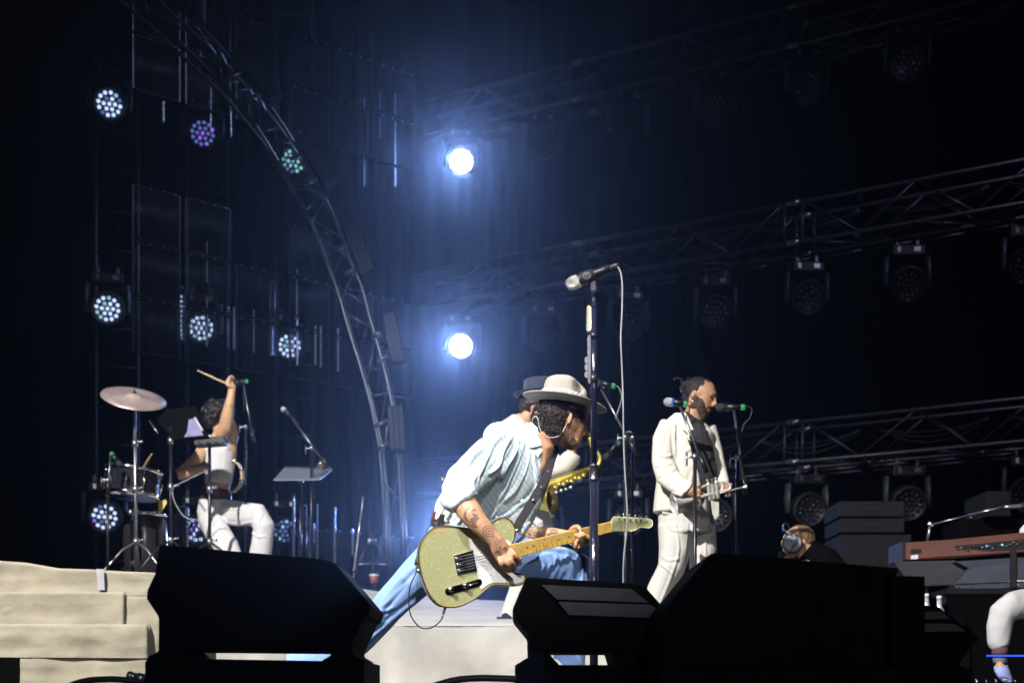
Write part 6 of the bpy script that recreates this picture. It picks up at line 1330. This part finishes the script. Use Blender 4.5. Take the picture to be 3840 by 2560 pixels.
# keyboardist, mostly beyond the frame
YD = 8.05
Yp = lambda x, y, d=0: P(x, y, YD + d)
kp = thing('person', Yp(3860, 2640), 'keyboard player at the right edge, only a bent white trouser leg and striped sock showing', 'person', 'band members on stage')
body = MB(); secs(body, YD, [(4010, 2240, 0, 70, 60), (4000, 2100, 0, 66, 56), (3985, 1960, 0, 76, 56), (3975, 1880, 0, 80, 50), (3965, 1850, 0, 40, 34)]); secs(body, YD, [(3965, 1860, 0, 30, 30), (3955, 1800, 0, 28, 30)]); human_head(body, YD, 3945, 1770, 150, -1, R(10), 0)
secs(body, YD, [(3985, 2250, -.05, 50, 46), (3890, 2256, -.28, 38, 38), (3800, 2272, -.38, 32, 32), (3762, 2306, -.41, 28, 28), (3748, 2360, -.4, 26, 26), (3748, 2460, -.4, 20, 22), (3752, 2520, -.42, 18, 20), (3770, 2545, -.46, 18, 20)])
secs(body, YD, [(4010, 2260, .1, 50, 46), (3930, 2290, -.1, 40, 40), (3910, 2450, -.1, 26, 28), (3910, 2620, -.1, 22, 24)])
secs(body, YD, [(3930, 1890, -.1, 30, 30), (3890, 1990, -.2, 28, 26), (3850, 1995, -.2, 24, 22), (3880, 2010, .15, 20, 18)])
fuse('body', body, skin3, kp, .009, 2)
tr = MB(); secs(tr, YD, [(4010, 2200, 0, 76, 66), (4000, 2260, 0, 80, 66)]); secs(tr, YD, [(3990, 2252, -.05, 62, 54), (3890, 2256, -.28, 54, 50), (3800, 2270, -.38, 50, 46), (3758, 2300, -.41, 46, 44), (3748, 2350, -.41, 42, 40), (3744, 2410, -.4, 36, 36), (3750, 2426, -.4, 30, 32)])
secs(tr, YD, [(4010, 2260, .1, 60, 54), (3935, 2290, -.1, 48, 46), (3915, 2450, -.1, 38, 38), (3915, 2560, -.1, 36, 36)])
fuse('trousers', tr, white_cloth, kp, .0075, 14, lambda c: .009 * ridge(c, Vector((.4, 0, .9)), 7, 4.0))
jk = MB(); secs(jk, YD, [(4008, 2230, 0, 80, 68), (4000, 2100, 0, 76, 66), (3985, 1960, 0, 86, 64), (3975, 1885, 0, 84, 56)]); secs(jk, YD, [(3930, 1890, -.1, 38, 38), (3885, 1985, -.2, 38, 34), (3850, 1994, -.2, 34, 24), (3824, 1998, -.2, 12, 10)]); fuse('shirt', jk, white_cloth, kp, .009, 2)
mb = MB(); secs(mb, YD, [(3750, 2412, -.4, 29, 30), (3749, 2450, -.4, 27, 27), (3752, 2495, -.4, 24, 25)], 20)
sk = M('striped_sock', (0.1, 0.05, 0.06), .9); nt = sk.node_tree; tc = nt.nodes.new('ShaderNodeTexCoord'); sp_ = nt.nodes.new('ShaderNodeSeparateXYZ'); rp = nt.nodes.new('ShaderNodeValToRGB'); mt_ = nt.nodes.new('ShaderNodeMath'); mt_.operation = 'MULTIPLY'; mt_.inputs[1].default_value = 3.0
nt.links.new(tc.outputs['Object'], sp_.inputs[0]); nt.links.new(sp_.outputs['Z'], mt_.inputs[0]); nt.links.new(mt_.outputs[0], rp.inputs[0]); rp.color_ramp.interpolation = 'CONSTANT'
e = rp.color_ramp.elements; e[0].color = (.02, .025, .06, 1); e[1].position = .72; e[1].color = (.30, .28, .30, 1); k = e.new(.80); k.color = (.03, .02, .03, 1); k = e.new(.88); k.color = (.12, .06, .07, 1)
nt.links.new(rp.outputs[0], nt.nodes['Principled BSDF'].inputs['Base Color']); obj('sock', mb, sk, kp)
mb = MB(); secs(mb, YD, [(3752, 2492, -.4, 24, 26), (3758, 2515, -.42, 26, 28), (3770, 2540, -.46, 22, 28), (3780, 2556, -.5, 14, 22)]); fuse('shoe', mb, M('blue_white_shoe', (.30, .36, .65), .4, var=.5, scale=9), kp, .006, 2)
mb = MB(); mb.cyl(Yp(3990, 2290, .05), Vector((Yp(3990, 0).x, YD + .05, 0.02)), .03); mb.cyl(Yp(3990, 2290, .05), Yp(3990, 2270, .05), .18, n=24); tag(obj('stool', mb, black_plastic), 'black stool of the keyboard player beyond the right edge', 'stool')
# microphone boom arriving from the left of the keyboards
bm_ = thing('boom_stand', (P(3480, 0, 8.6).x, 8.6, 0), 'microphone boom rising from behind the red keyboard to the right edge', 'mic stand', 'boom microphone stands of the band')
mb = MB(); mb.cyl(P(3478, 2030, 8.6), P(3490, 1965, 8.6), .010); mb.cyl(P(3478, 2030, 8.6), Vector((P(3478, 0, 8.6).x, 8.6, .02)), .011); obj('pole', mb, dull_steel, bm_)
mb = MB(); mb.cyl(P(3485, 1968, 8.6), P(3636, 1930, 8.5), .006); mb.cyl(P(3636, 1930, 8.5), P(3760, 1900, 8.4), .0075); obj('boom', mb, dull_steel, bm_)
for q in ((3488, 1962), (3634, 1931)): mb = MB(); mb.ell(P(q[0], q[1], 8.55), .016, None, 10, 8); mb.cyl(P(q[0], q[1], 8.55), P(q[0] + 12, q[1] + 10, 8.5), .006); obj('clamp', mb, chrome, bm_)
mk_ = thing('microphone', P(3810, 1897, 8.4), 'microphone with pale blue band at the right edge above the red keyboard', 'microphone', 'band microphones with green bands')
mb = MB(); mb.lathe(P(3765, 1901, 8.4), (1, 0, .06), [(0, .010), (.03, .014), (.10, .019), (.13, .022)], 16); obj('handle', mb, dull_steel, mk_); mb = MB(); mb.lathe(P(3765, 1901, 8.4) + Vector((.13, 0, .008)), (1, 0, .06), [(0, .024), (.02, .024), (.022, .02)], 16); obj('ring', mb, glow('pale_blue_ring', (.2, .5, 1), .8), mk_)
mb = MB(); mb.ell(P(3765, 1901, 8.4) + Vector((.17, 0, .011)), .024); obj('grille', mb, chrome_ball, mk_)
# small bottles and pedals at the keyboardist's feet, bottles by the smaller wedge
for i, (x, y, D, lb) in enumerate(((3474, 2250, 7.6, 'tall clear bottle standing left of the smaller wedge\'s tip'), (3522, 2258, 7.6, 'clear bottle just behind the top corner of the smaller wedge'))):
    b0 = P(x, y + 110, D); t = thing('bottle', b0, lb, 'bottle', 'clear bottles behind the right wedge'); mb = MB(); mb.lathe(b0, (0, 0, 1), [(0, .028), (.12, .03), (.15, .014), (.185, .012)], 18); obj('glass', mb, M('bottle_plastic', (.45, .47, .5), .1, .3), t); mb = MB(); mb.lathe(b0 + Vector((0, 0, .185)), (0, 0, 1), [(0, .015), (.02, .015), (.021, .01)], 14); obj('cap', mb, M('white_cap', (.7, .7, .72), .4), t)
cr = P(3500, 2362, 7.6); mb = MB(); mb.box((cr.x, 7.75, cr.z / 2), .35, .5, cr.z - .002); tag(obj('side_table', mb, black_paint), 'low black crate carrying the two clear bottles', 'crate')
pb = thing('pedal_board', P(3760, 2600, 6.6), 'row of small effect pedals with shiny switches at the bottom right corner', 'pedal board')
mb = MB(); mb.box(P(3770, 2580, 6.6), .45, .2, .05); obj('board', mb, black_plastic, pb, .004)
for k in range(7): mb = MB(); mb.cyl(P(3664 + 36 * k, 2562, 6.55), P(3664 + 36 * k, 2544, 6.55), .006); obj('switch', mb, chrome, pb)
# ------------------------------------------------------------------ haze
hz = bpy.data.materials.new('stage_haze'); hz.use_nodes = True; nt = hz.node_tree; nt.nodes.clear()
out = nt.nodes.new('ShaderNodeOutputMaterial'); pv = nt.nodes.new('ShaderNodeVolumePrincipled')
pv.inputs['Color'].default_value = (0.9, 0.93, 1.0, 1); pv.inputs['Density'].default_value = 0.0048; pv.inputs['Anisotropy'].default_value = 0.93
nt.links.new(pv.outputs[0], out.inputs['Volume'])
mb = MB(); mb.box((0, 10, 5.0), 34, 26, 12.4)
tag(obj('haze', mb, hz), kind='stuff')
